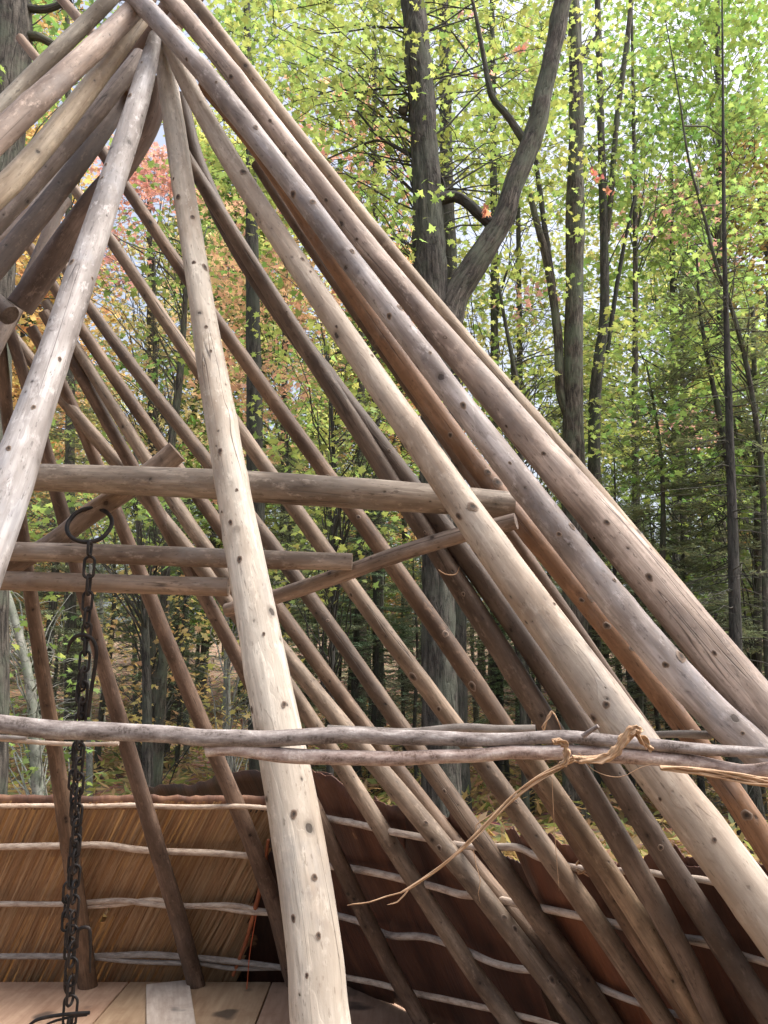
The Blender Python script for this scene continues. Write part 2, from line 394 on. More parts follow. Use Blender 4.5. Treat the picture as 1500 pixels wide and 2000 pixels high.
# -- far slope poles seen from below
FAR = [
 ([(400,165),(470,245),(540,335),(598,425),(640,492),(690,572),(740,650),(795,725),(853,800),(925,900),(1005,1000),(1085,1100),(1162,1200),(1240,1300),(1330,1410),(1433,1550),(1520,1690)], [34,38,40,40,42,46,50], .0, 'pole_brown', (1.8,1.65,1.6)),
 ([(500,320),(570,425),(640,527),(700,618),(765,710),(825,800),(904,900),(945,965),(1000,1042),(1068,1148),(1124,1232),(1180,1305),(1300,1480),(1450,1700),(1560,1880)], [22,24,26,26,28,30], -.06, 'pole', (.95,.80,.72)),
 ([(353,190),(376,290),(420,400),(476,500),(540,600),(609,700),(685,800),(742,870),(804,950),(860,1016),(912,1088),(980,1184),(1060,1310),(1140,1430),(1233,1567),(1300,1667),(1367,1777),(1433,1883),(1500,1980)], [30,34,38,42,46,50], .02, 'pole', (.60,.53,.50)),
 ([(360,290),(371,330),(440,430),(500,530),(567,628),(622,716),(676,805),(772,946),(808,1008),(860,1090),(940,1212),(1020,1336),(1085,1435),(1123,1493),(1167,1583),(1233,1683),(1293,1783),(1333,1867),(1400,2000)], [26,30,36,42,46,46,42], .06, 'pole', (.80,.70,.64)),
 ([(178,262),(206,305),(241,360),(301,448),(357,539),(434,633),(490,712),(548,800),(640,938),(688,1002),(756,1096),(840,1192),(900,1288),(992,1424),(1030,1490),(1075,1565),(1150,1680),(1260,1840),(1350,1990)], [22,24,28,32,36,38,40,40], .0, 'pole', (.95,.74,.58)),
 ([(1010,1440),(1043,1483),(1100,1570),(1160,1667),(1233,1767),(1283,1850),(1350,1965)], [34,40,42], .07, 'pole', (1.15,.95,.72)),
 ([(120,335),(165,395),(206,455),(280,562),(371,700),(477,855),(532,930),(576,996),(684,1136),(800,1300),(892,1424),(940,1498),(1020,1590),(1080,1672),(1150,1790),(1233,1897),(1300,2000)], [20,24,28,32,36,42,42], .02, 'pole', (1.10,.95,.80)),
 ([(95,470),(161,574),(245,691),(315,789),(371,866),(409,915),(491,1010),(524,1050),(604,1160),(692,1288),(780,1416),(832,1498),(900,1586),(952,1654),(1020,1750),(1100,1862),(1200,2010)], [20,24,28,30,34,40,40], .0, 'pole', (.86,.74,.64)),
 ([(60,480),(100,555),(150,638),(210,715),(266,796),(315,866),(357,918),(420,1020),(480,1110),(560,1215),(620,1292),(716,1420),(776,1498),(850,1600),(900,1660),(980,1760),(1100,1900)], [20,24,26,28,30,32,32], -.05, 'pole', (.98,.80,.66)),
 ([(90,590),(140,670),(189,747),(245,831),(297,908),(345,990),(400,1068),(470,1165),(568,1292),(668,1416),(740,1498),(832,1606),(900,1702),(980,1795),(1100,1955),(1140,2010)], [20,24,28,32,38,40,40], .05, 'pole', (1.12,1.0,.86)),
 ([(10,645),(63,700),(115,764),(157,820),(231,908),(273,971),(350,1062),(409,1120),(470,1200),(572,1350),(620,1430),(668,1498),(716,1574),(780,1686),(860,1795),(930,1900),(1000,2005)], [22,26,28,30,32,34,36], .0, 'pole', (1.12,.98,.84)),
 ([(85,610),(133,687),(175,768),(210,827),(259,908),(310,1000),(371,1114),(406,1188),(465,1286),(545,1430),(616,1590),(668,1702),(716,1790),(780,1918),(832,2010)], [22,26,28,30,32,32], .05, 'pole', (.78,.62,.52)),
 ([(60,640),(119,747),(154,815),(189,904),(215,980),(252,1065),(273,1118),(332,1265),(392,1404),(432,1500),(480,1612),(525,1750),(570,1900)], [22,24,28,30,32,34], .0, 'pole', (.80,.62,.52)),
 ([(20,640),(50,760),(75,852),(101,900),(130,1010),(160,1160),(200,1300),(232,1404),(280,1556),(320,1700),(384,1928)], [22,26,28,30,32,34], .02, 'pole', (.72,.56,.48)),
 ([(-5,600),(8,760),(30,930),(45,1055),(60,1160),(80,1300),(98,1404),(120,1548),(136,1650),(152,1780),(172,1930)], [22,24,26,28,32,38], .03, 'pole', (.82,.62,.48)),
]
far_poles = []
for px, ws, off, mt, colr in FAR:
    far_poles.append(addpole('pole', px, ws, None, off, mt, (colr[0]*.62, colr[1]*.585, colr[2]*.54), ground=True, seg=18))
# -- knots that can be told apart: low domes grown into the surface of their pole
m, nt_, b = new_mat('knot_wood'); g = N(nt_); tc = g.attr('pc').outputs['Vector']
wv = g.n('ShaderNodeTexWave', wave_type='RINGS', rings_direction='Z'); wv.inputs['Scale'].default_value = 2.2; wv.inputs['Distortion'].default_value = 3; wv.inputs['Detail'].default_value = 2; wv.inputs['Detail Scale'].default_value = 3; g.l(tc, wv.inputs[0])
dl = g.n('ShaderNodeVectorMath', operation='LENGTH'); g.l(tc, dl.inputs[0])
c = g.ramp(wv.outputs[1], [(.2, (.06, .038, .026)), (.8, (.17, .11, .075))])
c = g.mix(g.ramp(dl.outputs['Value'], [(.2, 1.0), (.6, 0.0)]), c, (.025, .017, .012))
c = g.mix(g.ramp(dl.outputs['Value'], [(.62, 0.0), (.98, .9)]), c, (.30, .235, .185))
g.l(c, b.inputs['Base Color']); b.inputs['Roughness'].default_value = .75; g.bump(g.noise(tc, 4, 3), .5, .003, b); M['knot'] = m
def knots(o, lst):
    pts, rad = CL[o['axis_id']]; c, rr = catmull(pts, rad, .01)
    rel = c-CAMV
    for x, y, w in lst:
        rd = ray(x, y); rd = rd/np.linalg.norm(rd)
        tt = rel@rd; dd = np.linalg.norm(rel-tt[:, None]*rd, axis=1); i = int(np.argmin(dd))
        if dd[i] > rr[i]*.97: continue
        ax = c[min(i+2, len(c)-1)]-c[max(i-2, 0)]; ax /= np.linalg.norm(ax); R_ = rr[i]
        q = CAMV+rd*(tt[i]-math.sqrt(max(0, R_**2-dd[i]**2)))
        nrm = q-c[i]; nrm -= ax*(nrm@ax); nrm /= np.linalg.norm(nrm); sd2 = np.cross(ax, nrm)
        kr = w*R.uniform(.65, 1.2)*tt[i]/3000; V, pc, F = [], [], []; sg = 14; ph = R.uniform(0, 6)
        rings = [(0, .05), (.3, -.02), (.55, .2), (.8, .16), (1.0, -.12)]
        for k, (u, h) in enumerate(rings):
            for j in range(sg):
                a = 2*math.pi*j/sg; q1 = u*kr*.86*(1+.07*math.sin(3*a+ph)+.06*math.sin(5*a+ph*2)+.12*math.sin(2*a+ph))
                la, sa = q1*1.3*math.cos(a), q1*math.sin(a)/R_
                p = c[i]+ax*((q-c[i])@ax+la)+(nrm*math.cos(sa)+sd2*math.sin(sa))*(R_*1.04+h*kr*.30)
                V.append(p-np.array(LO)); pc.append((u*math.cos(a), u*math.sin(a), 0))
        for k in range(4):
            for j in range(sg): F += [k*sg+j, (k+1)*sg+j, (k+1)*sg+(j+1) % sg, k*sg+(j+1) % sg]
        kn = link('knot', mesh_np('knot', V, F, np.full(len(F)//4, 4), pc), M['knot'], o)
knots(pM, [(452,1021,10),(441,1049,11),(469,1093,13),(515,1239,10),(494,1386,17),(554,1376,17),(522,1560,15),(574,1590,17),(614,1713,10),(574,1793,16),(622,1827,12),(380,518,13),(398,524,12),(433,884,13),(412,690,9),(403,642,10),(343,352,9),(352,388,10),(462,960,9),(436,1000,9),(374,430,8),(425,800,7),(600,1905,9)])
knots(pR1, [(923,990,20),(897,1008,15),(1184,1376,19),(1160,1402,14),(475,340,13),(505,420,8),(590,510,10),(606,533,8),(726,697,10),(980,1010,7),(1082,1180,8),(1290,1560,9),(1395,1640,8),(660,640,9)])
knots(pR2, [(1117,1028,19),(1092,1043,14),(1330,1282,20),(1300,1298,14),(923,776,16),(905,792,13),(576,380,15),(611,398,12),(688,492,12),(781,602,14),(762,618,12),(1200,1133,9),(1450,1432,7),(370,118,10),(424,166,9),(500,252,9),(840,690,8),(996,905,7)])
knots(pR3, [(1268,1127,16),(1303,1178,14),(1062,886,10),(1185,1020,10),(1162,1050,8),(1395,1275,12),(990,832,10),(530,240,9),(560,300,10),(640,392,9),(700,468,8),(455,152,10),(870,660,9),(1080,962,8)])
knots(pL, [(256,190,12),(211,326,13),(203,352,10),(143,515,12),(175,545,8),(112,705,10),(150,420,8),(20,880,12),(65,800,9),(280,130,8)])
knots(far_poles[0], [(972,942,28),(953,922,16),(1155,1165,18),(1185,1222,17),(1136,1172,11),(1234,1266,12),(1353,1432,15),(1458,1592,16),(880,850,10)])
knots(far_poles[2], [(1208,1640,9),(760,880,9),(1290,1655,9)])
knots(far_poles[3], [(830,1040,9),(905,1160,9),(560,610,8)])
knots(far_poles[4], [(870,1238,13),(922,1340,15),(700,1010,9),(640,930,10),(1058,1540,10)])
knots(far_poles[6], [(806,1322,15),(857,1385,11),(686,1162,9),(1008,1565,9)])
knots(far_poles[7], [(868,1545,10),(640,1212,8)])
knots(far_poles[9], [(832,1607,15),(858,1656,12),(985,1792,13),(1006,1814,12),(880,1640,8),(1078,1914,11),(1092,1918,9)])

# -- near left slope, leaning over the left of the view
LS = [
 ([(255,-45),(198,15),(100,112),(0,212),(-70,280)], [26,30,32,34], (3.05,2.55), 'pole', (1.05,1.05,.95), 'thin grey pole, uppermost on the left slope'),
 ([(290,-10),(200,80),(100,172),(0,265),(-70,330)], [36,42,48,54], (2.95,2.25), 'pole', (1.2,1.05,.95), 'thick pole with shreds of bark left on it'),
 ([(280,35),(235,90),(180,165),(100,270),(0,372),(-70,440)], [30,36,41,44,46], (3.0,2.35), 'pole_pale', (.72,.64,.54), 'ochre mottled pole on the left slope'),
 ([(275,110),(215,185),(150,260),(80,340),(0,424),(-70,500)], [32,36,40,44], (3.1,2.5), 'pole', (.85,.80,.80), None),
 ([(250,180),(190,270),(130,350),(70,430),(0,510),(-60,580)], [32,36,40,44], (3.25,2.7), 'pole', (.42,.34,.30), None),
 ([(140,350),(60,420),(0,470),(-60,520)], [26,28,32], (3.35,2.9), 'pole', (.75,.6,.55), None),
 ([(204,246),(180,275),(120,345),(40,440),(-40,530)], [20,22,24], (3.6,3.2), 'pole', (1.15,1.1,1.05), None),
 ([(159,328),(130,362),(80,430),(0,530),(-60,600)], [18,20,24], (3.75,3.3), 'pole', (1.05,.85,.72), None),
 ([(127,390),(110,415),(90,470),(50,560),(-20,700)], [26,26,28], (3.9,3.4), 'pole', (.8,.72,.68), None),
 ([(100,440),(70,520),(30,610),(-40,730)], [20,24,26], (4.1,3.5), 'pole', (.8,.7,.62), None),
 ([(40,75),(75,118),(110,160)], [18,18,20], (3.9,3.7), 'pole_brown', (1,1,1), None),
 ([(100,-25),(155,38),(190,75)], [18,20,20], (3.6,3.5), 'pole_brown', (1,1,1), None),
]
for px, ws, ts, mt, colr, lb in LS:
    addpole('pole', px, ws, ts, 0, mt, colr, ground=ts[0] < 3.9 and px[-1][1] > 100, label=lb, seg=20)
addpole('ridge_beam', [(312,160),(295,235),(262,295),(225,345),(182,395),(120,482),(75,548),(38,600)], [38,42,44,46,50,52], (3.12,3.0), 0, 'pole', (.62,.50,.45), label='dark thick log slung under the crossing of the poles')
addpole('pole', [(330,20),(285,85),(262,120),(215,200),(150,290)], [40,50,50,44], (3.3,3.35), 0, 'pole_brown', (.55,.48,.45))
addpole('pole', [(395,-30),(330,60),(290,120),(255,190)], [36,36,40], (3.25,3.2), 0, 'pole_brown', (.7,.62,.58))
addpole('pole', [(340,60),(350,110),(372,165)], [30,30,26], (3.2,3.15), 0, 'pole_brown', (.6,.55,.5))
addpole('ridge_beam', [(-50,560),(-10,592),(20,616)], [36,44,40], (3.0,2.95), 0, 'pole', (.35,.3,.28))
# -- inner beams
addpole('cross_beam', [(52,931),(200,936),(400,946),(600,955),(800,972),(1003,986)], [52,58,62,60,52], (2.52,2.5), 0, 'pole', (1.0,.93,.82), label='thick horizontal beam tied inside the frame')
addpole('cross_beam', [(-40,1076),(150,1080),(350,1087),(560,1094),(688,1097)], [38,39,38,34], (2.54,2.54), 0, 'pole', (1.18,1.08,.98), label='upper of the two thin level beams')
addpole('cross_beam', [(-40,1133),(150,1138),(300,1143),(447,1147)], [37,37,36], (2.54,2.54), 0, 'pole', (1.25,1.08,.92), label='lower of the two thin level beams')
addpole('brace', [(346,882),(312,910),(265,944),(175,1005),(100,1062),(0,1118),(-60,1150)], [46,42,40,36,36], (2.62,2.60,2.60,2.66), 0, 'pole', (1.05,.88,.74), label='slanting brace whose sawn end pokes above the thick beam')
addpole('brace', [(443,1192),(540,1165),(650,1128),(780,1082),(900,1045),(1008,1018)], [28,30,32,32,32], (2.75,2.40), 0, 'pole', (.95,.82,.72), label='thin brace rising to the right')

# -- sapling rails lashed round the outside
def rail(px, ws, ts, mat='stick', color=(1, 1, 1), label=None, seg=12, off=0, jit=2.0, name='rail'):
    fine = []
    n = len(px)
    rs = random.Random(int(px[0][1]*7+px[0][0]))
    for i in range(n-1):
        (x0, y0), (x1, y1) = px[i], px[i+1]; k = max(1, int(math.dist(px[i], px[i+1])/55))
        for j in range(k):
            s = j/k; fine.append((x0+(x1-x0)*s, y0+(y1-y0)*s+(rs.uniform(-jit, jit) if j or i else 0)))
    fine.append(px[-1])
    return addpole(name, fine, ws, ts, off, mat, color, seg=seg, wob=.14, label=label, step=.02)
r1 = rail([(-60,1408),(100,1426),(250,1432),(400,1440),(520,1446),(600,1438),(690,1434),(850,1442),(1000,1443),(1100,1440),(1200,1447),(1350,1460),(1560,1474)], [35,34,33,31,28,25,23,21], (1.50,1.47,1.36), label='long grey sapling rail, thicker at its left end', color=(1.05,1,1.02))
r2 = rail([(404,1464),(450,1461),(550,1475),(700,1481),(850,1478),(1000,1469),(1110,1468),(1250,1476),(1350,1486),(1450,1505),(1560,1500)], [27,29,28,26,27,29,27,24], (1.49,1.37), label='second grey sapling rail lapped just under the long one', color=(1.1,1.05,1.05))
rail([(1138,1438),(1155,1428),(1168,1418)], [10,9,8], (1.395,1.38), name='twig_stub', seg=8)
rail([(640,1424),(800,1430),(900,1424),(1046,1424)], [16,18,18], (2.3,2.2), 'stick_pale', (1.05,1,1))
rail([(1255,1436),(1330,1434),(1388,1436)], [12,14,16], (2.0,1.98), 'stick_pale', (.8,.75,.75))
rail([(-40,1441),(0,1443),(100,1453),(232,1452)], [10,9,8], (4.6,4.6), 'stick_pale', (1.1,1.1,1.1))
rail([(-40,1438),(10,1440),(52,1442)], [9,9,8], (4.55,4.55), 'stick_pale')
WR = [ # rails on the bark walls
 ([(-60,1574),(0,1573),(130,1573),(260,1575),(400,1575),(520,1580),(600,1592),(690,1604)], 9),
 ([(-60,1655),(0,1652),(100,1651),(200,1652),(330,1662),(420,1667),(500,1673)], 12),
 ([(-60,1768),(0,1764),(130,1766),(230,1757),(350,1768),(450,1768),(560,1785)], 10),
 ([(150,1772),(300,1760),(420,1774),(530,1786),(600,1790)], 9),
 ([(-60,1868),(20,1866),(130,1870),(220,1864),(350,1870),(450,1880),(560,1888),(640,1896)], 11),
 ([(180,1870),(330,1880),(450,1888),(560,1890)], 9),
 ([(636,1598),(700,1610),(760,1625),(840,1636),(900,1648),(950,1656),(1010,1654),(1050,1672),(1110,1692),(1180,1700),(1260,1705),(1370,1716),(1480,1740),(1560,1760)], 13),
 ([(620,1690),(700,1700),(780,1716),(850,1732),(900,1748),(940,1752),(1000,1760),(1060,1775),(1130,1790),(1200,1802),(1290,1822),(1380,1845),(1500,1880),(1560,1900)], 14),
 ([(1190,1805),(1240,1818),(1330,1828),(1400,1838)], 12),
 ([(650,1786),(700,1800),(760,1824),(830,1832),(900,1850),(960,1880),(1010,1892),(1060,1900),(1150,1918),(1230,1950),(1330,1985),(1400,2010)], 13),
 ([(672,1908),(740,1922),(800,1936),(870,1952),(950,1970),(1040,1992),(1100,2008)], 11),
]
for px, wd in WR:
    rail(px, [wd, wd*1.1, wd], None, 'stick_pale' if wd > 8 else 'stick', (R.uniform(.8, 1.05),)*3, seg=8, off=-.035, jit=3.0)

# -- bark sheets of the far wall
m, nt_, b = new_mat('red_brown_bark_sheet'); g = N(nt_); oi = g.n('ShaderNodeObjectInfo')
v = g.attr('pc').outputs['Vector']
n1 = g.noise(g.mapv(v, (1, .25, 1)), 6, 5, .6); n2 = g.noise(g.mapv(v, (1, .06, 1)), 40, 4, .6); n3 = g.noise(v, 3.0, 4, .6)
c = g.ramp(n1, [(.34, (.022, .011, .008)), (.50, (.072, .028, .016)), (.66, (.13, .056, .030))])
c = g.mix(g.math('MULTIPLY', n2, .5), c, (.045, .016, .01))
c = g.mix(g.ramp(n3, [(.70, 0.0), (.73, .9)]), c, (.30, .17, .09))
g.l(g.mix(1.0, c, oi.outputs['Color'], 'MULTIPLY'), b.inputs['Base Color']); b.inputs['Roughness'].default_value = .55
g.bump(g.math('ADD', n1, n2), .6, .01, b); M['sheet'] = m
m, nt_, b = new_mat('split_reed'); g = N(nt_); v = g.attr('pc').outputs['Vector']; oi = g.n('ShaderNodeObjectInfo')
n1 = g.noise(g.mapv(v, (1, .03, 1)), 55, 4, .6); n2 = g.noise(g.mapv(v, (1, .2, 1)), 3.5, 3)
c = g.ramp(n1, [(.32, (.19, .12, .065)), (.5, (.38, .265, .155)), (.68, (.50, .37, .235))])
c = g.mix(g.ramp(n2, [(.4, .5), (.6, 0.0)]), c, (.26, .13, .055))
g.l(c, b.inputs['Base Color']); b.inputs['Roughness'].default_value = .7
tr = g.n('ShaderNodeBsdfTranslucent'); g.l(g.mix(1.0, c, (1.2, .9, .55), 'MULTIPLY'), tr.inputs[0])
mx = g.n('ShaderNodeMixShader'); mx.inputs[0].default_value = .30; g.l(b.outputs[0], mx.inputs[1]); g.l(tr.outputs[0], mx.inputs[2])
g.l(mx.outputs[0], nt_.nodes['Material Output'].inputs[0]); g.bump(n1, .5, .004, b); M['reed'] = m

EF = RD.copy(); UF = np.cross(NF, EF); UF *= (1 if UF[2] > 0 else -1)      # along / up the far slope
OF = APEX.copy()
def far_sh(x, y, off):
    p = P(x, y, t_far(x, y, off)); d = p-OF; return d@EF, d@UF
def wall_sheet(name, top_px, left_px_foot, right_px_foot, off, color, seed, curl=.05):
    """a sheet on the far slope: wavy top edge sighted, foot spans between two sighted columns"""
    sh = [far_sh(x, y, off) for x, y in top_px]
    s0, s1 = far_sh(*left_px_foot, off)[0], far_sh(*right_px_foot, off)[0]
    nu, nv = 64, 16; V, pc = [], []
    zf = FLOOR-.05
    hfoot = (zf-OF[2]-(-off*0))/UF[2]
    for j in range(nv+1):
        vv = j/nv
        for i in range(nu+1):
            u = i/nu; k = u*(len(sh)-1); a = min(int(k), len(sh)-2); f = k-a
            st = sh[a][0]*(1-f)+sh[a+1][0]*f; ht = sh[a][1]*(1-f)+sh[a+1][1]*f
            ht += .02*noise.noise(Vector((u*22, seed, 0)))+.016*noise.noise(Vector((u*60, seed, 3)))
            s = (s0+(s1-s0)*u)*(1-vv)+st*vv; h = hfoot*(1-vv)+ht*vv
            bulge = .05*noise.noise(Vector((s*1.6, h*.9, seed)))+.015*noise.noise(Vector((s*6, h*3, seed)))
            bulge -= curl*max(0, vv-.88)/.12*noise.noise(Vector((u*5, seed*3, 2)))
            bulge -= .03*(abs(2*u-1)**4)
            p = OF+EF*s+UF*h+NF*(off+bulge)-np.array(LO); V.append(p); pc.append((s+seed, h, bulge))
    F = []
    for j in range(nv):
        for i in range(nu): a = j*(nu+1)+i; F += [a, a+1, a+nu+2, a+nu+1]
    V = np.array(V); base = len(V)
    V2 = V - NF*.006                         # real thickness: a back face and rims
    F2 = []
    for q in range(0, len(F), 4): F2 += [F[q+3]+base, F[q+2]+base, F[q+1]+base, F[q]+base]
    rim = []
    edge = [i for i in range(nu+1)]+[j*(nu+1)+nu for j in range(1, nu+nv+1) if j <= nv]+[nv*(nu+1)+i for i in range(nu-1, -1, -1)]+[j*(nu+1) for j in range(nv-1, 0, -1)]
    for a, c2 in zip(edge, edge[1:]+edge[:1]): rim += [a, a+base, c2+base, c2]
    Fa = np.array(F+F2+rim)
    return link(name, mesh_np(name, np.vstack([V, V2]), Fa, np.full(len(Fa)//4, 4), np.array(pc+pc)), M['sheet'], lodge, color)
OFFW = -.085
# NF points inward, so a negative offset moves a sheet outside the poles
wall_sheet('bark_sheet', [(256,1560),(262,1540),(290,1534),(320,1530),(360,1537),(395,1529),(424,1512),(460,1509),(500,1512),(560,1508),(640,1516)], (405,1895), (660,1990), OFFW-.06, (.9, .9, .9), 1.3)
wall_sheet('bark_sheet', [(560,1500),(610,1506),(640,1518),(668,1545),(700,1556),(732,1566),(760,1576),(790,1578)], (560,1960), (800,2060), OFFW, (1.15, 1.1, 1.05), 2.9)
wall_sheet('bark_sheet', [(720,1560),(760,1574),(800,1578),(850,1588),(880,1588),(905,1600),(930,1650),(955,1690)], (770,2060), (1130,2160), OFFW-.03, (1.1, 1.1, 1.1), 4.4)
wall_sheet('bark_sheet', [(985,1620),(1010,1624),(1050,1622),(1085,1628),(1120,1642),(1150,1670),(1190,1700)], (1215,2150), (1400,2260), OFFW, (1.6, 1.5, 1.35), 6.1)
wall_sheet('bark_sheet', [(1180,1704),(1220,1682),(1262,1664),(1290,1655),(1325,1650),(1340,1672),(1400,1690)], (1380,2200), (1640,2350), OFFW-.03, (1.2, 1.1, 1.05), 7.7)
wall_sheet('bark_sheet', [(1330,1690),(1400,1700),(1460,1702),(1500,1690),(1560,1700),(1650,1730)], (1600,2300), (2000,2500), OFFW, (1.0, 1.0, 1.0), 9.2)
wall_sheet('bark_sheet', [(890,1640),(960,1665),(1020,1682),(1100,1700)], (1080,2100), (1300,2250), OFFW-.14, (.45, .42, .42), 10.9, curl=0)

# -- split-reed panel of the back wall: one strip per reed, slanting, joined (too many and too thin to lift singly)
UL = np.cross(NL, [1, 0, 0]); UL = UL/np.linalg.norm(UL); UL *= (1 if UL[2] > 0 else -1)
SLITS = []
def reed_panel(back=False):
    V, F, pc = [], [], []
    rs = random.Random(3); n = 330 if not back else 84
    zf = FLOOR
    slits = [(-2.83, .46, .66, .011), (-2.90, .28, .44, .009), (-1.86, .34, .5, .008), (-2.02, 1.10, 1.24, .006), (-2.07, 1.06, 1.2, .005)]
    for row in range(3 if not back else 1):
        for i in range(n):
            x0 = -4.3 + i*3.95/n
            lo, hi = [(-.14, .52), (.42, .95), (.86, 1.40)][row]
            wdt = rs.uniform(.010, .020); lean = .50+rs.uniform(-.035, .035)
            if back: lo, hi, wdt, lean = -.14, 1.30, .056, .50
            if rs.random() < .010 and not back: continue
            hi2 = hi + rs.uniform(-.02, .02)
            if row == 2 or back:
                hi2 = (1.245 if not back else 1.21) + .02*noise.noise(Vector((x0*3, 0, 0))) + rs.uniform(-.015, .012)
                if x0 > -1.35: hi2 -= .11*min(1, (x0+1.35)/.5)
            z0 = len(V); out = rs.uniform(0, .012)+row*.012+(.045 if back else 0); K = 12 if not back else 36; cs = []
            for k in range(K+1):
                h = lo+(hi2-lo)*k/K
                sx = x0+lean*(h-.6); cs.append((sx, h))
                wob = .006*noise.noise(Vector((i*.7, h*2, row)))*(not back)
                for e in (-1, 1):
                    p = np.array([sx+e*wdt*.5*(1-.1*k/K)+wob, LP[1], LP[2]])
                    hh = (zf-LP[2])/UL[2]+h
                    p = p+UL*hh-NL*(.10+out+.02*noise.noise(Vector((sx*1.2, h, 5))))
                    V.append(p-np.array(LO)); pc.append((i*.11+row*7+e*wdt*.5, h, rs.random()*.01))
            for k in range(K):
                a = z0+2*k; sx, h = cs[k]
                if sx > -.98+.22*h+.012*math.sin(h*9): continue
                if any(abs(sx-(sxx+lean*(h-(h0+h1)/2))) < (ww+wdt*.4) and h0 < h < h1 for sxx, h0, h1, ww in slits): continue
                F += [a, a+1, a+3, a+2]
    return link('reed_panel' if not back else 'reed_backing', mesh_np('reed_panel', np.array(V), F, np.full(len(F)//4, 4), np.array(pc), smooth=False), M['reed'], lodge)
rp = reed_panel(); rp['kind'] = 'stuff'
reed_panel(True)['kind'] = 'stuff'
# bark sheet backing the left rim: thin curled edge above the top rail
def rim_sheet():
    V, F, pc = [], [], []
    n = 90
    for i in range(n+1):
        x = -4.1+3.5*i/n
        for k, h in enumerate((1.19, 1.255, 1.28)):
            hh = (FLOOR-LP[2])/UL[2]+h+(.03*noise.noise(Vector((x*4, 1, 0)))+.022*noise.noise(Vector((x*13, 1, 0))) if k else 0)
            p = np.array([x, LP[1], LP[2]])+UL*hh-NL*(.14+.01*k); V.append(p-np.array(LO)); pc.append((x, h, 0))
    for i in range(n):
        for k in range(2): a = i*3+k; F += [a, a+3, a+4, a+1]
    o = link('bark_sheet', mesh_np('bark_sheet', np.array(V), F, np.full(len(F)//4, 4), np.array(pc)), M['sheet'], lodge, (3.2, 4.2, 4.6)); o['label'] = 'pale wavy bark edge showing above the reed wall'
    so_ = o.modifiers.new('thick', 'SOLIDIFY'); so_.thickness = .006
rim_sheet()

# dark bark closing the corner between the reed wall and the far slope
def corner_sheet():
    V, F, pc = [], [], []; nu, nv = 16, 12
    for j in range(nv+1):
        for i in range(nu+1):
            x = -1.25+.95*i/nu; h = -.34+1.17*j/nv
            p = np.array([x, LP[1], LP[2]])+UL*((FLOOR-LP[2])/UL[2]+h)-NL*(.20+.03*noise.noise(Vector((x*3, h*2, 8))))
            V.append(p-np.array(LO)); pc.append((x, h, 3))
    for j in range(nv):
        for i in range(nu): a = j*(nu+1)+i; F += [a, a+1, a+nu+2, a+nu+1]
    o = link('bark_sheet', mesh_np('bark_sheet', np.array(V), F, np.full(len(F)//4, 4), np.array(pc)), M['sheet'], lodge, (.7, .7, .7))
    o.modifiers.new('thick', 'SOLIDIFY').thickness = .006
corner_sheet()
addpole('edge_batten', [(524,1640),(512,1720),(497,1780),(480,1840),(455,1905)], [6,10,9,7], None, -.03, 'pole_brown', (1.5,.75,.5), seg=8, label='rusty orange strip along the cut edge of the reed wall')
# ------------------------------------------------------------------ raffia lashings
m, nt_, b = new_mat('dry_bark_fibre'); g = N(nt_); v = g.attr('pc').outputs['Vector']
n1 = g.noise(g.mapv(v, (1, 1, .05)), 300, 3); c = g.ramp(n1, [(.35, (.30, .17, .09)), (.65, (.62, .43, .27))])
g.l(c, b.inputs['Base Color']); b.inputs['Roughness'].default_value = .7; g.bump(n1, .6, .002, b); M['fibre'] = m
def strands(name, px, w0, w1, t, n, spread, parent=lodge, seed=0, r=1.6, label=None, tw=0):
    rs = random.Random(seed); ds = []
    for k in range(n):
        a = rs.uniform(-1, 1); q = []
        ph = rs.uniform(0, 6)
        for i, (x, y) in enumerate(px):
            u = i/(len(px)-1); sp = spread*(w0+(w1-w0)*u)
            a2 = math.sin(ph+tw*u*6) if tw else a
            q.append(P(x+a2*sp*.4+rs.uniform(-.6, .6), y+a2*sp+rs.uniform(-.6, .6), t+rs.uniform(-.006, .006)) - (np.array(LO) if parent is lodge else 0))
        rad = [r*t/1500*(.9 if i < len(px)-1 else .25) for i in range(len(px))]
        ds.append(tube_data(q, rad, seg=5, step=.01, wob=0, seed=k, cap=False))
    V, F, c, p = join_data(ds)
    o = link(name, mesh_np(name, V, F, c, p), M['fibre'], parent, (1, 1, 1))
    if label: o['label'] = label
    return o
def ribbon(name, px, wpx, t, label=None):
    V, pc, F = [], [], []; n = len(px); rs = random.Random(int(px[0][0]))
    p2 = []
    for i in range(n-1):
        for k in range(6): u = k/6; p2.append((px[i][0]+(px[i+1][0]-px[i][0])*u, px[i][1]+(px[i+1][1]-px[i][1])*u))
    p2.append(px[-1]); n = len(p2)
    for i, (x, y) in enumerate(p2):
        a, b_ = p2[max(0, i-1)], p2[min(n-1, i+1)]; dx, dy = b_[0]-a[0], b_[1]-a[1]; L = math.hypot(dx, dy)+1e-6
        wd = wpx*(1+.25*math.sin(i*.8)+rs.uniform(-.12, .12))*(.5+.5*math.sin(math.pi*min(1, max(.12, i/(n-1)))))
        for e in range(5):
            f = (e-2)/4; V.append(P(x-dy/L*wd*f, y+dx/L*wd*f, t+.004*math.sin(e*2+i*.5)+.006*f)-np.array(LO)); pc.append((f*wd*.001, 0, i*.01))
    for i in range(n-1):
        for e in range(4): a = i*5+e; F += [a, a+1, a+6, a+5]
    o = link(name, mesh_np(name, V, F, np.full(len(F)//4, 4), pc), M['fibre'], lodge)
    sm = o.modifiers.new('thick', 'SOLIDIFY'); sm.thickness = .0015
    if label: o['label'] = label
ribbon('lashing', [(1252,1432),(1243,1422),(1228,1428),(1218,1445),(1205,1464),(1190,1478),(1165,1484),(1130,1486)], 19, 1.335, 'pale flat strip of bast folded over the rail')
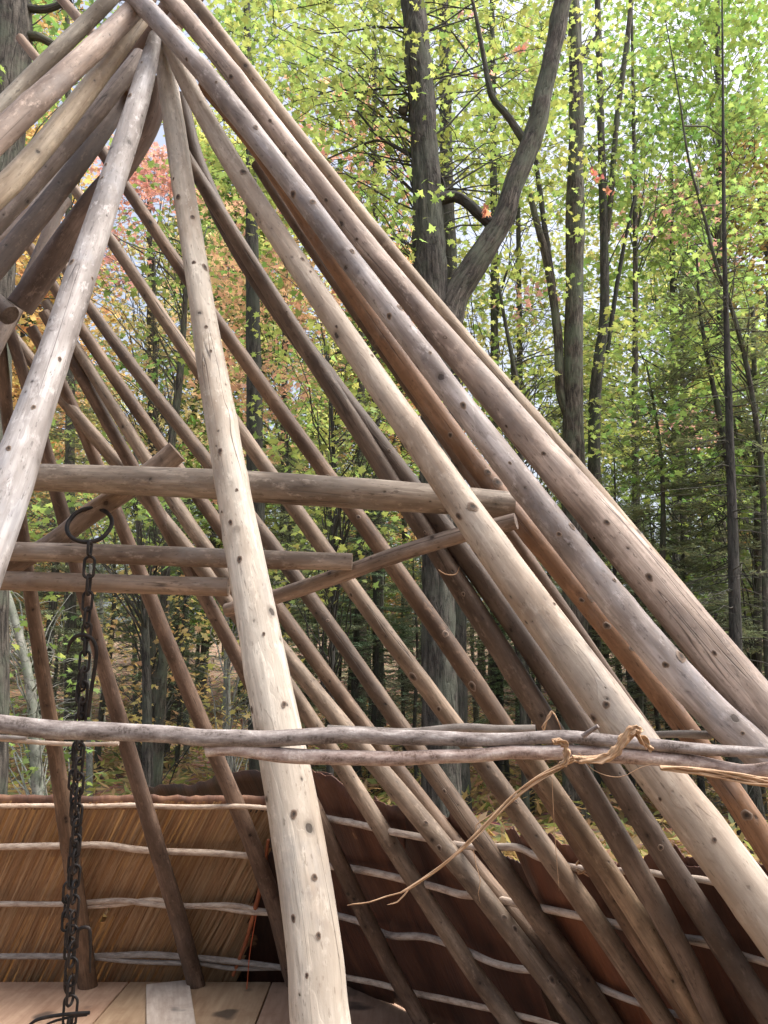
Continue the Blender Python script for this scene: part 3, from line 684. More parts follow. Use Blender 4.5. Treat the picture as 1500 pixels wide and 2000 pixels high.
ribbon('lashing', [(1240,1424),(1248,1438),(1262,1452),(1275,1466)], 14, 1.35)
ribbon('lashing', [(1083,1450),(1094,1448),(1104,1456),(1108,1472),(1104,1488),(1092,1494)], 13, 1.33, 'flat strip of bast wrapped round the lower rail')
strands('lashing', [(1120,1484),(1092,1500),(1050,1522),(1000,1560),(960,1600),(920,1640),(880,1676),(848,1702),(800,1734),(782,1744)], 1.0, .15, 1.36, 12, 6, seed=1, label='long frayed strand of bast trailing down to the left', r=1.6, tw=.8)
strands('lashing_strand', [(782,1744),(750,1752),(720,1762),(692,1766),(678,1768)], .3, .2, 1.38, 2, 2, seed=2, r=1.2)
strands('lashing_strand', [(800,1734),(790,1748),(776,1762),(756,1767)], .3, .2, 1.38, 2, 2, seed=3, r=1.0)
strands('lashing_strand', [(1000,1560),(960,1590),(930,1612),(928,1630),(916,1642)], .3, .2, 1.37, 2, 2, seed=4, r=1.0)
strands('lashing', [(1120,1482),(1150,1484),(1190,1478),(1212,1455),(1232,1432),(1240,1424)], .8, 1.2, 1.345, 16, 7, seed=5, r=2.4, label='twisted bast ribbon tied over both rails')
strands('lashing', [(1240,1424),(1250,1440),(1262,1462)], 1, .5, 1.345, 9, 6, seed=6, r=2.0)
strands('lashing', [(1290,1500),(1340,1504),(1400,1512),(1460,1522),(1530,1532)], .4, 1.2, 1.33, 20, 9, seed=7, r=2.2, tw=.6, label='loose bundle of bast fibres on the lower rail')
strands('lashing', [(1080,1450),(1095,1447),(1106,1456),(1110,1475),(1104,1494),(1094,1492)], 1, 1, 1.345, 10, 5, seed=8, r=2.4)
strands('lashing_strand', [(925,1660),(930,1690),(938,1720),(934,1745),(938,1765)], .2, .4, 1.38, 1, 1, seed=9, r=.8)
strands('lashing_strand', [(1130,1470),(1160,1505),(1210,1518),(1250,1500),(1280,1490)], .4, .4, 1.345, 1, 1, seed=19, r=.8)
strands('lashing_strand', [(1062,1430),(1070,1400),(1078,1390),(1088,1405),(1098,1432)], .5, .5, 1.7, 3, 6, seed=10, r=1.4)
strands('lashing_strand', [(1078,1390),(1072,1402),(1058,1420),(1064,1432)], .5, .5, 1.7, 2, 5, seed=11, r=1.2)
strands('lashing_strand', [(1125,1690),(1132,1680),(1142,1685),(1142,1700),(1130,1706),(1126,1698),(1150,1712)], .5, .5, t_in(1135,1690,.02), 3, 3, seed=12, r=1.6)
strands('lashing_strand', [(856,1112),(870,1122),(890,1122),(898,1106)], .2, .2, t_in(880,1110,.12), 1, 1, seed=13, r=1.2)
strands('lashing_strand', [(1078,1520),(1082,1600),(1086,1660),(1092,1740)], .2, .2, 1.7, 1, 1, seed=14, r=.7)

# ------------------------------------------------------------------ chain with ring and hooks
m, nt_, b = new_mat('rusty_black_iron'); g = N(nt_); tc = g.n('ShaderNodeTexCoord').outputs['Object']
n1 = g.noise(tc, 45, 4); c = g.ramp(n1, [(.4, (.014, .013, .013)), (.7, (.042, .031, .026))])
g.l(c, b.inputs['Base Color']); b.inputs['Metallic'].default_value = .4; b.inputs['Roughness'].default_value = .6; g.bump(n1, .4, .002, b); M['iron'] = m
TCH = 2.46
chain = empty('hanging_chain', P(175, 1025, TCH), 'black iron chain with a big ring and hooks hanging from the slanting brace', 'chain')
CO = np.array(chain.location)
def torus_loop(name, cen, ax, ay, hx, hy, r, n=28, seg=8, parent=chain):
    """oval loop: half-sizes hx (along ax) and hy (along ay)"""
    ax = np.array(ax, float); ay = np.array(ay, float); az = np.cross(ax, ay)
    V, pc, F = [], [], []
    st = max(0, hy-hx)
    for i in range(n):
        a = 2*math.pi*i/n; ca, sa = math.cos(a), math.sin(a)
        c = np.array(cen)+ax*ca*hx+ay*(sa*min(hx, hy)+math.copysign(st, sa)); o = ax*ca+ay*sa
        for j in range(seg):
            bb = 2*math.pi*j/seg; V.append(c+(o*math.cos(bb)+az*math.sin(bb))*r); pc.append((i*.1, j*.1, 0))
            F += [i*seg+j, i*seg+(j+1) % seg, ((i+1) % n)*seg+(j+1) % seg, ((i+1) % n)*seg+j]
    return link(name, mesh_np(name, V, F, np.full(len(F)//4, 4), pc), M['iron'], parent)
tdir = np.array([0, 1.0, 0])
ring_c = P(175, 1025, TCH+.065)-CO
ay = np.array([.25, .50, .83]); ay /= np.linalg.norm(ay); ax = np.array([.97, .20, 0]); ax -= ay*(ax@ay); ax /= np.linalg.norm(ax)
torus_loop('ring', ring_c, ax, ay, .066, .073, .0072, 48, 10)
chx = [(175,1072,26),(174,1108,42),(173,1142,40),(171,1174,38),(170,1206,40),(169,1234,34),(167,1262,36),(165,1292,40),(162,1322,40),(160,1352,42),(158,1382,40),(157,1412,40),(156,1442,42),(155,1472,40),(154,1502,42),(153,1532,42),(152,1562,42),(150,1592,42),(149,1622,42),(147,1652,42),(146,1682,44),(145,1712,42),(144,1742,42),(143,1772,44),(142,1802,42),(141,1832,44),(140,1864,46),(139,1898,50),(138,1935,52),(137,1975,56),(136,2012,56)]
def link_at(x, y, h, ang, t=TCH):
    c = P(x, y, t)-CO; hh = h/1500*t/2
    ax = np.array([math.cos(ang), math.sin(ang), 0]); torus_loop('chain_link', c, ax, (0, 0, 1), hh*.46, hh, .0046, 20, 6)
for i, (x, y, h) in enumerate(chx): link_at(x, y, h, (.15 if i % 2 else 1.45)+R.uniform(-.25, .25))
for i in range(20):               # second strand, hooked back up
    y = 1330+i*27.5; x = 168-(y-1330)*.055+6*math.sin(i*.7); link_at(x-8, y, 38, (.9 if i % 2 else -.6)+R.uniform(-.3, .3), TCH+.02)
def hook(px, w, t=TCH-.005):
    q = [P(x, y, t)-CO for x, y in px]
    tube('hook', q, [w*t/3000]*(len(px)-1)+[w*t/7000], M['iron'], chain, seg=8, step=.008, wob=.03)
hook([(172,1400),(178,1350),(186,1300),(188,1268),(180,1248),(165,1240),(148,1243),(137,1256),(131,1276)], 8)
hook([(150,1850),(152,1820),(160,1812),(172,1812),(176,1826),(176,1900)], 7)
hook([(128,1905),(127,1930),(133,1942),(141,1938),(142,1900)], 6)
hook([(136,1990),(130,2010),(110,2030)], 9)
hook([(175,1978),(140,1980),(100,1985),(70,1993),(48,2010)], 7)
hook([(170,1982),(140,1986),(105,1995),(80,2006)], 5)

# red cord hanging by the back wall
def cord():
    t = t_in(490, 1850, .02)
    V, F, c, p = tube_data([P(x, y, t) for x, y in [(508,1740),(503,1765),(500,1790),(493,1830),(487,1870),(483,1920),(481,1940)]], [.003]*7, seg=6, step=.03, wob=0)
    mm, n_, b_ = new_mat('orange_cord'); b_.inputs['Base Color'].default_value = (.5, .10, .035, 1); b_.inputs['Roughness'].default_value = .7
    o = link('cord', mesh_np('cord', V, F, c, p), mm); tag(o, 'thin orange red cord dangling beside the right edge of the reed wall', 'cord')
cord()

# ------------------------------------------------------------------ trees
MAPLE = np.array([(0, -.5), (.10, -.22), (.38, -.36), (.28, -.10), (.52, .10), (.24, .12), (.20, .22), (0, .55), (-.20, .22), (-.24, .12), (-.52, .10), (-.28, -.10), (-.38, -.36), (-.10, -.22)])
QUAD = np.array([(0, -.5), (.38, -.02), (0, .5), (-.38, -.02)])
HEX = np.array([(0, -.5), (.22, -.15), (.48, .08), (.12, .14), (0, .52), (-.12, .14), (-.48, .08), (-.22, -.15)])
NEEDLE = np.array([(0, -.5), (.085, -.1), (0, .5), (-.085, -.1)])
def leaves_mesh(name, C, size, tmpl, tilt=.55, clusterv=None, droop=0, yaw=None):
    n = len(C); K = len(tmpl)
    nx = rng.normal(0, tilt, n); ny = rng.normal(0, tilt, n)
    nrm = np.stack([nx, ny, np.ones(n)], 1); nrm /= np.linalg.norm(nrm, axis=1)[:, None]
    a = rng.uniform(0, 2*np.pi, n) if yaw is None else yaw
    d = np.stack([np.cos(a), np.sin(a), np.full(n, -droop)], 1)
    u = d-nrm*np.sum(d*nrm, 1)[:, None]; u /= np.linalg.norm(u, axis=1)[:, None]
    v = np.cross(nrm, u)
    s = size*rng.uniform(.65, 1.2, n)
    V = C[:, None, :] + s[:, None, None]*(tmpl[None, :, 1, None]*u[:, None, :]+tmpl[None, :, 0, None]*v[:, None, :])
    if K > 6: V[:, :, 2] -= (s[:, None]*.25*np.abs(tmpl[None, :, 0]))
    lv = np.ones((n, K, 4), np.float32); lv[:, :, 0] = rng.random(n)[:, None]
    hv = rng.random(n)*.5 + (clusterv if clusterv is not None else rng.random(n))*.5
    lv[:, :, 1] = hv[:, None]
    return mesh_np(name, V.reshape(-1, 3), np.arange(n*K), np.full(n, K), None, True, lv.reshape(-1, 4))
def cluster_leaves(cl, per, thick=.10):
    """flat sprays: each cluster (x,y,z,r) -> leaf centres"""
    C, cv = [], []
    for (x, y, z, r) in cl:
        n = max(3, int(per*r*r)); a = rng.uniform(0, 2*np.pi, n); q = r*np.sqrt(rng.random(n))
        sx, sy = rng.normal(0, .16, 2)
        px, py = q*np.cos(a), q*np.sin(a)*.8
        C.append(np.stack([x+px, y+py, z+px*sx+py*sy-.18*q*q/max(r, .1)+rng.normal(0, thick*r, n)], 1)); cv.append(np.full(n, rng.random()))
    return np.vstack(C), np.concatenate(cv)
def branch_data(base, tip, r0, seed, sag=.08, seg=4):
    base = np.array(base, float); tip = np.array(tip, float); L = np.linalg.norm(tip-base); rs = random.Random(seed)
    pts, n = [], 5
    for i in range(n+1):
        u = i/n; p = base+(tip-base)*u
        if 0 < i < n: p = p+np.array([rs.uniform(-1, 1), rs.uniform(-1, 1), rs.uniform(-1, 1)])*L*.035
        p[2] += sag*L*math.sin(u*math.pi); pts.append(p)
    return tube_data(pts, [r0*(1-.85*i/n) for i in range(n+1)], seg=seg, step=max(.15, L/8), wob=0, cap=False, seed=seed)
def twigs(cl, trunk_pts, r0=.02, frac=.35, seed=0, extra=2):
    rs = random.Random(seed); tp = np.array(trunk_pts); out = []
    for i, (x, y, z, r) in enumerate(cl):
        zz = z-rs.uniform(.2, 1.2)
        k = int(np.argmin(np.abs(tp[:, 2]-zz))); u0 = rs.uniform(0, .9); k2 = min(k+1, len(tp)-1)
        b = tp[k]*(1-u0)+tp[k2]*u0; L = math.dist(b, (x, y, z)); c0 = np.array([x, y, z])
        if rs.random() < frac and L < 5.5: out.append(branch_data(b, (x, y, z), min(.04, r0*(.5+L*.1)), seed+i))
        elif rs.random() > .6: continue
        for e in range(extra+1):
            a = rs.uniform(0, 6.28); q = c0+(b-c0)/max(L, .1)*rs.uniform(.1, .5)*r
            out.append(branch_data(q, (x+r*math.cos(a), y+r*math.sin(a), z+rs.uniform(-.1, .1)), r0*.28, seed+i*7+e, .04, 3))
    return out
def add_branches(root, data, mat='bark_dark'):
    if not data: return
    V, F, c, p = join_data(data); o = link('branches', mesh_np('branches', V-np.array(root.location), F, c, p), M[mat], root, (1, 1, 1)); o['kind'] = 'stuff'
FD = 2.6
def tree(name, label, trunk_px, w, Y, cl_regions, color, mat='bark_dark', leaf=.11, tmpl=MAPLE, per=60, forks=(), group=None, cat='tree', twigf=.35, seg=12, furrow=.0, zlow=True, lean_Y=0):
    """tree whose trunk stands at distance Y; trunk_px sighted points top->down; regions (x0,y0,x1,y1,n,Y0,Y1,r) of foliage"""
    pts = [PY(x, y, Y+lean_Y*i) for i, (x, y) in enumerate(trunk_px)]
    sc = Y/ray(*trunk_px[len(trunk_px)//2])[1]/3000
    ws = [np.interp(i/(len(pts)-1), np.linspace(0, 1, len(w)), w)*sc for i in range(len(pts))]
    gx, gy = pts[-1][0], pts[-1][1]; gz = ground_z(gx, gy)-.15
    if pts[-1][2] > gz+.1: pts.append(np.array([gx+(pts[-1][0]-pts[-2][0])*.3, gy, gz])); ws.append(ws[-1]*1.25)
    root = empty(name, (pts[-1][0], pts[-1][1], gz+.15), label, cat, group); O = np.array(root.location)
    sd_ = R.uniform(0, 40)
    tube('trunk', [p-O for p in pts], ws, M[mat], root, seg=seg, step=.12 if furrow == 0 else .05, wob=.12, freq=1.2, seed=sd_, furrow=furrow)
    br = []
    for fpx, fw, fmat in forks:
        fp = [PY(x, y, Y) for x, y in fpx]
        fr = [np.interp(i/(len(fp)-1), np.linspace(0, 1, len(fw)), fw)*sc for i in range(len(fp))]
        tube('limb', [p-O for p in fp], fr, M[fmat], root, seg=max(8, seg*2//3), step=.1 if furrow == 0 else .05, wob=.16, freq=2, seed=sd_+1, furrow=furrow*.8)
    cl = []
    for (x0, y0, x1, y1, n, Y0, Y1, r) in cl_regions:
        for _ in range(int(n*FD*(1.15 if Y0 < 17 else 1.5))):
            p = PY(R.uniform(x0, x1), R.uniform(y0, y1), R.uniform(Y0, Y1)); cl.append((p[0], p[1], p[2], r*R.uniform(.6, 1.3)))
    if cl:
        C, cv = cluster_leaves(cl, per)
        link('foliage', leaves_mesh('foliage', C-O, leaf, tmpl, tilt=.7, clusterv=cv), M['leaf'], root, color)['kind'] = 'stuff'
        add_branches(root, twigs(cl, pts, seed=int(Y*31+trunk_px[0][0]), frac=twigf), mat)
    return root
GREEN = (.20, .34, .045); YGREEN = (.36, .46, .07); LIME = (.28, .43, .06); YELLOW = (.52, .54, .13); ORANGE = (.72, .40, .15); RED = (.66, .22, .15); PINK = (.72, .28, .30)
DGREEN = (.06, .095, .028)
# nearest, individually seen trees
tree('forked_maple', 'big rough barked maple forking in two behind the right slope of poles',
     [(800,-60),(806,0),(818,120),(830,300),(835,420),(840,520),(848,640),(850,800),(852,1000),(856,1250),(862,1550)], [46,48,51,53,56,66,58,54,54,58,66], 9.0,
     [(760,-80,1120,330,38,9.3,12,.55),(420,-80,800,420,52,8,12,.6),(840,250,1110,560,8,9.3,12,.4),(560,330,800,520,10,8,11,.5)], YGREEN, 'bark_grey', .12, MAPLE, 56,
     forks=[([(1135,-90),(1100,0),(1085,80),(1060,190),(1040,270),(1000,370),(985,420),(955,475),(920,530),(885,590),(858,680)], [34,36,37,38,40,40,44,46,50,62], 'bark_grey'),
            ([(858,388),(890,384),(915,398),(945,425),(978,448)], [26,20,20,28], 'bark_dark'),
            ([(795,215),(780,212)], [30,24], 'bark_dark'),
            ([(905,-70),(925,10),(945,110),(960,185),(990,225),(1015,262),(1036,292)], [3,9,13,15,16], 'bark_dark'),
            ([(700,220),(745,270),(810,310),(860,345),(872,390)], [4,5,7,6], 'bark_dark'),
            ([(640,310),(700,285),(745,275),(800,300)], [3,5,6], 'bark_dark')], seg=44, furrow=.15)
tree('dark_trunk_tree', 'straight dark trunk standing right behind the forked maple',
     [(862,-60),(868,60),(870,200),(872,350),(878,480),(885,640),(890,900),(892,1250),(895,1500)], [22,24,26,28,32,38], 12.5, [(840,-60,1000,260,10,11,14,.6)], GREEN, 'bark_dark', .14, MAPLE, 44)
tree('ridged_maple', 'tall grey maple trunk right of the fork, with a swollen collar halfway',
     [(1118,-70),(1122,30),(1125,120),(1126,250),(1124,330),(1124,385),(1124,440),(1122,560),(1120,700),(1120,850),(1122,1100),(1125,1400)], [20,24,29,30,30,40,32,34,38,44,46], 12.0,
     [(1040,-60,1330,180,16,11,15,.6),(1050,180,1250,420,8,11,15,.5)], YGREEN, 'bark_grey', .12, MAPLE, 38, seg=24, furrow=.06,
     forks=[([(1120,130),(1150,90),(1165,70)], [20,10,4], 'bark_dark'), ([(1112,820),(1095,760),(1088,640),(1070,520),(1045,420),(1035,380)], [18,18,16,14,9], 'bark_grey'), ([(1110,800),(1092,680),(1080,560),(1062,430),(1045,300),(1035,210)], [12,12,11,10,6], 'bark_dark')])
tree('twin_stem_tree', 'slim dark twin stemmed tree right of the collared trunk', [(1166,-70),(1168,30),(1172,180),(1176,330),(1180,480),(1180,620),(1170,700),(1162,790),(1160,1000),(1160,1350)], [12,14,16,18,22,24,26], 14.0,
     [(1100,100,1300,420,14,13,17,.6)], GREEN, 'bark_dark', .14, MAPLE, 42, forks=[([(1235,-30),(1225,80),(1205,230),(1195,360),(1185,470)], [10,12,12,12], 'bark_dark'), ([(1240,380),(1215,500),(1200,590),(1185,690)], [5,8,9,10], 'bark_dark')])
tree('slender_tree', 'very thin straight dark stem right of the twin stems', [(1232,-70),(1236,150),(1240,400),(1241,600),(1240,800),(1243,1000),(1246,1250),(1248,1400)], [4,8,11,13,15,18], 15.0,
     [(1180,150,1500,420,24,13,18,.65)], GREEN, 'bark_dark', .14, MAPLE, 42)
tree('spindly_spruce', 'thin spruce with bare drooping branches near the right edge', [(1410,-40),(1412,180),(1414,430),(1418,600),(1424,800),(1430,1000),(1436,1250),(1440,1500)], [3,6,9,12,16,22,28], 10.0,
     [], GREEN, 'bark_dark')
tree('leaning_sapling', 'young leaning maple sapling beside the spindly spruce', [(1300,40),(1325,180),(1345,310),(1375,420),(1400,520),(1440,640),(1470,780),(1490,950),(1500,1300)], [2,4,6,8,10,12], 11.0,
     [(1250,330,1560,700,26,10,14,.5)], LIME, 'bark_dark', .115, MAPLE, 40)
tree('leaning_sapling', 'thin crooked sapling in front of the yellow leaves', [(975,560),(985,620),(1000,700),(1010,760),(1018,900),(1020,1300)], [6,8,10,12], 12.0,
     [(880,560,1100,760,10,11,14,.5)], YELLOW, 'bark_dark', .11, MAPLE, 34)
tree('mossy_tree', 'thick mossy trunk in the top left corner', [(22,-80),(24,60),(18,160),(4,330),(-8,560),(-20,900),(-30,1400)], [72,74,72,64,66,72], 6.5,
     [(-60,-80,240,180,16,6.5,10,.45)], GREEN, 'bark_grey', .12, MAPLE, 44, forks=[([(48,70),(75,72),(110,90),(150,110)], [22,18,10], 'bark_grey'), ([(50,15),(90,18),(140,0)], [18,16,12], 'bark_grey')], seg=24, furrow=.05)
tree('dark_spruce', 'dark straight trunk seen between the poles left of centre', [(482,-40),(484,120),(490,300),(492,480),(496,700),(498,900),(502,1150),(505,1500)], [14,18,26,30,34,36], 13.0,
     [(420,-60,560,120,8,12,15,.6)], GREEN, 'bark_dark', .14, MAPLE, 44)
tree('crooked_tree', 'crooked thin grey trunk behind the middle pole', [(372,480),(362,580),(356,680),(346,780),(336,860),(326,1000),(318,1300)], [8,12,15,16,18], 10.5,
     [(130,380,420,560,14,9,13,.45),(150,640,330,800,9,9,13,.45)], GREEN, 'bark_grey', .12, MAPLE, 46)
tree('pale_tree', 'pale lichen covered trunk slanting in from the left edge', [(0,1120),(20,1180),(42,1260),(60,1350),(68,1450),(74,1560),(76,1640)], [15,17,18,20,22], 8.0,
     [(-60,1120,150,1540,30,7.2,10.5,.35)], LIME, 'bark_pale', .09, MAPLE, 46)
tree('understory_maple', 'low maple with green layered sprays seen through the left of the frame', [(265,880),(270,1000),(280,1150),(286,1300),(288,1540)], [10,12,14,22], 9.5,
     [(50,955,430,1060,22,8,11,.5),(60,820,230,940,8,9,12,.45)], LIME, 'bark_grey', .11, MAPLE, 42)
tree('understory_maple', 'low maple with golden orange leaves beyond the hanging chain', [(300,1180),(296,1280),(300,1400),(290,1520)], [16,20,24], 11.0,
     [(195,1080,430,1430,46,10,13,.42)], (.60, .40, .10), 'bark_dark', .10, MAPLE, 40)
tree('understory_maple', 'young maple with pale yellow leaves just left of the middle pole', [(440,1200),(444,1300),(446,1440)], [7,9,10], 9.5,
     [(400,1060,560,1400,22,8.5,11,.35)], (.48, .46, .08), 'bark_pale', .095, MAPLE, 42)
tree('understory_maple', 'maple with yellow green sprays behind the crossbeam', [(640,700),(650,850),(655,1000),(650,1200),(645,1480)], [5,8,10,13], 10.0,
     [(500,620,830,960,40,8,12,.5),(520,960,760,1180,18,8.5,11,.4)], YGREEN, 'bark_dark', .11, MAPLE, 42)
tree('understory_maple', 'maple spreading pale green leaves under the yellow canopy to the right', [(1000,700),(1010,900),(1020,1100),(1030,1400)], [8,11,14], 13.0,
     [(1000,620,1260,880,26,12,16,.55),(960,880,1150,1000,6,12,15,.5)], YGREEN, 'bark_dark', .14, MAPLE, 42)
tree('understory_maple', 'maple with fresh green layered leaves at the right edge', [(1470,600),(1475,800),(1480,1000),(1480,1400)], [8,12,16], 12.5,
     [(1240,620,1560,1000,40,11,16,.6),(1300,1000,1560,1200,8,12,15,.5)], GREEN, 'bark_dark', .14, MAPLE, 42)
# coloured crowns further back
tree('red_maple', 'distant maple with bright pink leaves glowing under the pole crossing', [(290,330),(294,600),(296,1000),(300,1480)], [8,14,20], 22.0,
     [(225,285,350,390,16,18,22,.9),(150,430,240,560,6,18,22,.8)], PINK, 'bark_dark', .19, HEX, 30)
tree('red_maple', 'orange red maple behind the dark straight trunk', [(560,380),(556,700),(555,1100),(552,1450)], [8,14,20], 22.0,
     [(400,380,640,780,52,15,20,.9),(430,780,560,960,9,15,20,.8)], (.76, .42, .26), 'bark_dark', .19, HEX, 24)
tree('red_maple', 'maple with salmon red leaf tips above the poles', [(700,150),(704,500),(706,900),(706,1450)], [8,14,20], 24.0,
     [(580,150,800,330,22,13,18,.6),(660,300,810,620,26,14,19,.6)], (.74, .32, .22), 'bark_dark', .19, HEX, 20)
tree('yellow_maple', 'golden yellow maple filling the gap between left poles', [(300,500),(304,800),(306,1100),(306,1450)], [8,14,18], 20.0,
     [(150,440,440,900,52,18,24,.9)], (.64, .52, .24), 'bark_dark', .18, HEX, 22)
tree('yellow_maple', 'bright yellow maple behind the collared trunk', [(1010,250),(1014,600),(1016,1000),(1016,1400)], [8,14,18], 22.0,
     [(880,330,1300,900,76,20,26,1.1)], YELLOW, 'bark_dark', .19, HEX, 24)
tree('red_maple', 'pink and red sprinkled maple between the right hand stems', [(1310,250),(1314,600),(1320,1000),(1320,1400)], [8,14,18], 21.0,
     [(1180,330,1440,520,20,15,19,.5),(1230,790,1400,880,9,13,17,.45),(990,540,1080,640,5,14,18,.5),(900,20,1060,130,5,13,16,.4)], PINK, 'bark_dark', .18, HEX, 20)

tree('canopy_maple', 'broad green maple filling the upper right corner with leaves', [(1400,-60),(1404,300),(1408,700),(1408,1100),(1410,1400)], [10,14,18,24], 19.0,
     [(1000,-80,1300,220,26,17,22,.8),(1280,-80,1600,260,60,15,22,.85),(1150,200,1560,560,52,16,22,.8)], (.25, .41, .05), 'bark_dark', .20, MAPLE, 32)
tree('canopy_maple', 'broad yellow green maple crown behind the forked maple', [(960,-60),(964,300),(966,700),(968,1100),(968,1400)], [10,14,18,24], 18.0,
     [(560,-80,1060,300,60,16,21,.8),(860,250,1100,620,20,16,21,.8)], (.35, .46, .07), 'bark_dark', .20, MAPLE, 32)
tree('canopy_maple', 'green maple crown seen over the left slope of poles', [(130,-60),(134,300),(136,700),(138,1100),(138,1450)], [10,14,18,24], 17.0,
     [(-60,-80,300,330,24,15,20,.8),(380,-80,620,200,20,15,20,.8)], (.24, .40, .05), 'bark_dark', .20, MAPLE, 32)
tree('canopy_maple', 'green maple crown just right of the pole crossing', [(730,-60),(732,300),(734,700),(738,1100),(738,1450)], [8,12,16,22], 16.0,
     [(560,100,820,520,26,14,19,.7),(380,420,560,620,6,14,19,.6)], (.22, .39, .045), 'bark_dark', .19, MAPLE, 32)
tree('canopy_maple', 'light green maple low behind the right hand stems', [(1330,560),(1334,800),(1336,1100),(1338,1400)], [8,12,16], 17.0,
     [(1150,560,1560,1000,44,15,20,.75),(880,560,1180,900,18,15,20,.7)], (.30, .46, .07), 'bark_dark', .19, MAPLE, 32)

for o_, spots in (('ridged_maple', [(1188,372,11.0),(1152,336,11.2),(1170,345,11.3),(1015,95,9.6),(945,408,8.6)]), ('forked_maple', [(880,722,3.6)][:0])):
    ro = bpy.data.objects[o_]
    for x, y, Y in spots:
        c0 = PY(x, y, Y); C, cv = cluster_leaves([(c0[0], c0[1], c0[2], .10)], 500, .3)
        sp_ = link('leaf_sprig', leaves_mesh('leaf_sprig', C-np.array(ro.location), .12, MAPLE, tilt=1.2), M['leaf'], ro, (.62, .15, .10)); sp_['label'] = 'small sprig of red leaves'
# ---- generic woodland stock: variants share meshes
def maple_variant(seed, h=22.0):
    rs = random.Random(seed); tp = []
    for i in range(9): u = i/8; tp.append(np.array([.5*math.sin(u*2+seed)*u, .4*math.cos(u*3+seed)*u, h*u]))
    tr = tube_data(tp, [.17*(1-.8*i/8) for i in range(9)], seg=9, step=.5, wob=.12, freq=1, seed=seed)
    cl = []
    for _ in range(430):
        u = rs.random(); zz = h*(.14+.86*u); rad = (3.3*math.sin(min(1, .2+u)*math.pi*.9)+.5)*math.sqrt(rs.random()); a = rs.uniform(0, 6.28)
        cl.append((rad*math.cos(a), rad*math.sin(a), zz, rs.uniform(.5, 1.0)))
    C, cv = cluster_leaves(cl, 60)
    lm = leaves_mesh('foliage', C, .20, QUAD, clusterv=cv)
    V, F, c, p = join_data(twigs(cl, tp, .03, .5, seed, 1))
    return mesh_np('trunk', *tr[:3], tr[3]), lm, mesh_np('branches', V, F, c, p)
def conifer_variant(seed, h=13.0, dead=.35, dens=1.0):
    rs = random.Random(seed); tp = [np.array([0.1*math.sin(i+seed), .1*math.cos(i*1.3+seed), h*i/8]) for i in range(9)]
    tr = tube_data(tp, [.15*(1-.85*i/8) for i in range(9)], seg=9, step=.5, wob=.1, freq=1, seed=seed)
    br, C, Y = [], [], []
    z = .6
    while z < h*.97:
        for k in range(rs.choice((3, 4, 5))):
            a = rs.uniform(0, 6.28); L = (.5+2.6*(1-z/h)**.8)*rs.uniform(.6, 1.15); dr = rs.uniform(-.30, .05)
            if z/h < dead: L *= .8
            tip = np.array([L*math.cos(a), L*math.sin(a), z+dr*L]); base = np.array([0, 0, z])
            br.append(branch_data(base, tip, .014, seed*99+int(z*50)+k, -.05, 3))
            nn = int(L*6)
            for q in range(nn):
                u = .25+.75*(q+rs.random())/nn; s = 1 if q % 2 else -1; al = a+s*rs.uniform(.6, 1.0); l2 = L*(1-u)*.45+.22
                b0 = base+(tip-base)*u; e = b0+np.array([l2*math.cos(al), l2*math.sin(al), -.1*l2])
                if z/h < dead*1.6 and rs.random() < .75: br.append(branch_data(b0, e, .005, q, 0, 3))
                if z/h > dead*.55 and rs.random() < (1.0 if z/h > dead else .35)*dens:
                    m_ = int(l2/.045)+2
                    for w_ in range(m_):
                        C.append(b0+(e-b0)*(w_/m_)+np.array([rs.gauss(0, .02), rs.gauss(0, .02), rs.gauss(0, .02)])); Y.append(al+rs.choice((-1, 1))*rs.uniform(.3, .9))
        z += rs.uniform(.22, .4)
    C = np.array(C); lm = leaves_mesh('foliage', C, .22, NEEDLE, tilt=.35, yaw=np.array(Y), droop=.15)
    V, F, c, p = join_data(br)
    return mesh_np('trunk', *tr[:3], tr[3]), lm, mesh_np('branches', V, F, c, p)
MV = [maple_variant(s) for s in (1, 2, 3)]
CV = [conifer_variant(s, 13, d, 1) for s, d in ((11, .40), (12, .30), (13, .55))]
def place(var, name, x, y, sc, color, label, cat, group, lmat='leaf', tmat='bark_dark'):
    root = empty(name, (x, y, ground_z(x, y)-.1), label, cat, group); root.rotation_euler = (0, 0, R.uniform(0, 6.28)); root.scale = (sc, sc, sc*R.uniform(.9, 1.15))
    link('trunk', var[0], M[tmat], root); o = link('foliage', var[1], M[lmat], root, color); o['kind'] = 'stuff'
    o = link('branches', var[2], M[tmat], root); o['kind'] = 'stuff'
    return root
def at_px(px, Y): return (px-750)/1500*Y/CP
cols = [GREEN, GREEN, YGREEN, LIME, YGREEN, YELLOW, GREEN, (.42, .30, .06)]
for i in range(30):
    Y = R.uniform(24, 60); px = R.uniform(-350, 1850); x = at_px(px, Y)
    c = R.choice(cols)
    if px < 820 and R.random() < .5: c = R.choice([YELLOW, ORANGE, YGREEN, (.55, .38, .1)])
    place(R.choice(MV), 'maple_tree', x, Y, R.uniform(.9, 1.35), c, 'one of the broadleaf trees standing deep in the wood behind the lodge', 'tree', 'broadleaf trees deep in the wood')
for i in range(105):
    Y = R.uniform(14, 50) if i > 20 else R.uniform(13, 20); px = R.uniform(-300, 1800); x = at_px(px, Y)
    k = (.18+.016*Y)*R.uniform(.75, 1.15)
    place(R.choice(CV), 'conifer_tree', x, Y, k, (R.uniform(.18, .26), R.uniform(.25, .33), R.uniform(.12, .17)), 'one of the dark conifers with bare lower branches behind the lodge', 'tree', 'dark conifers behind the lodge', 'needle')
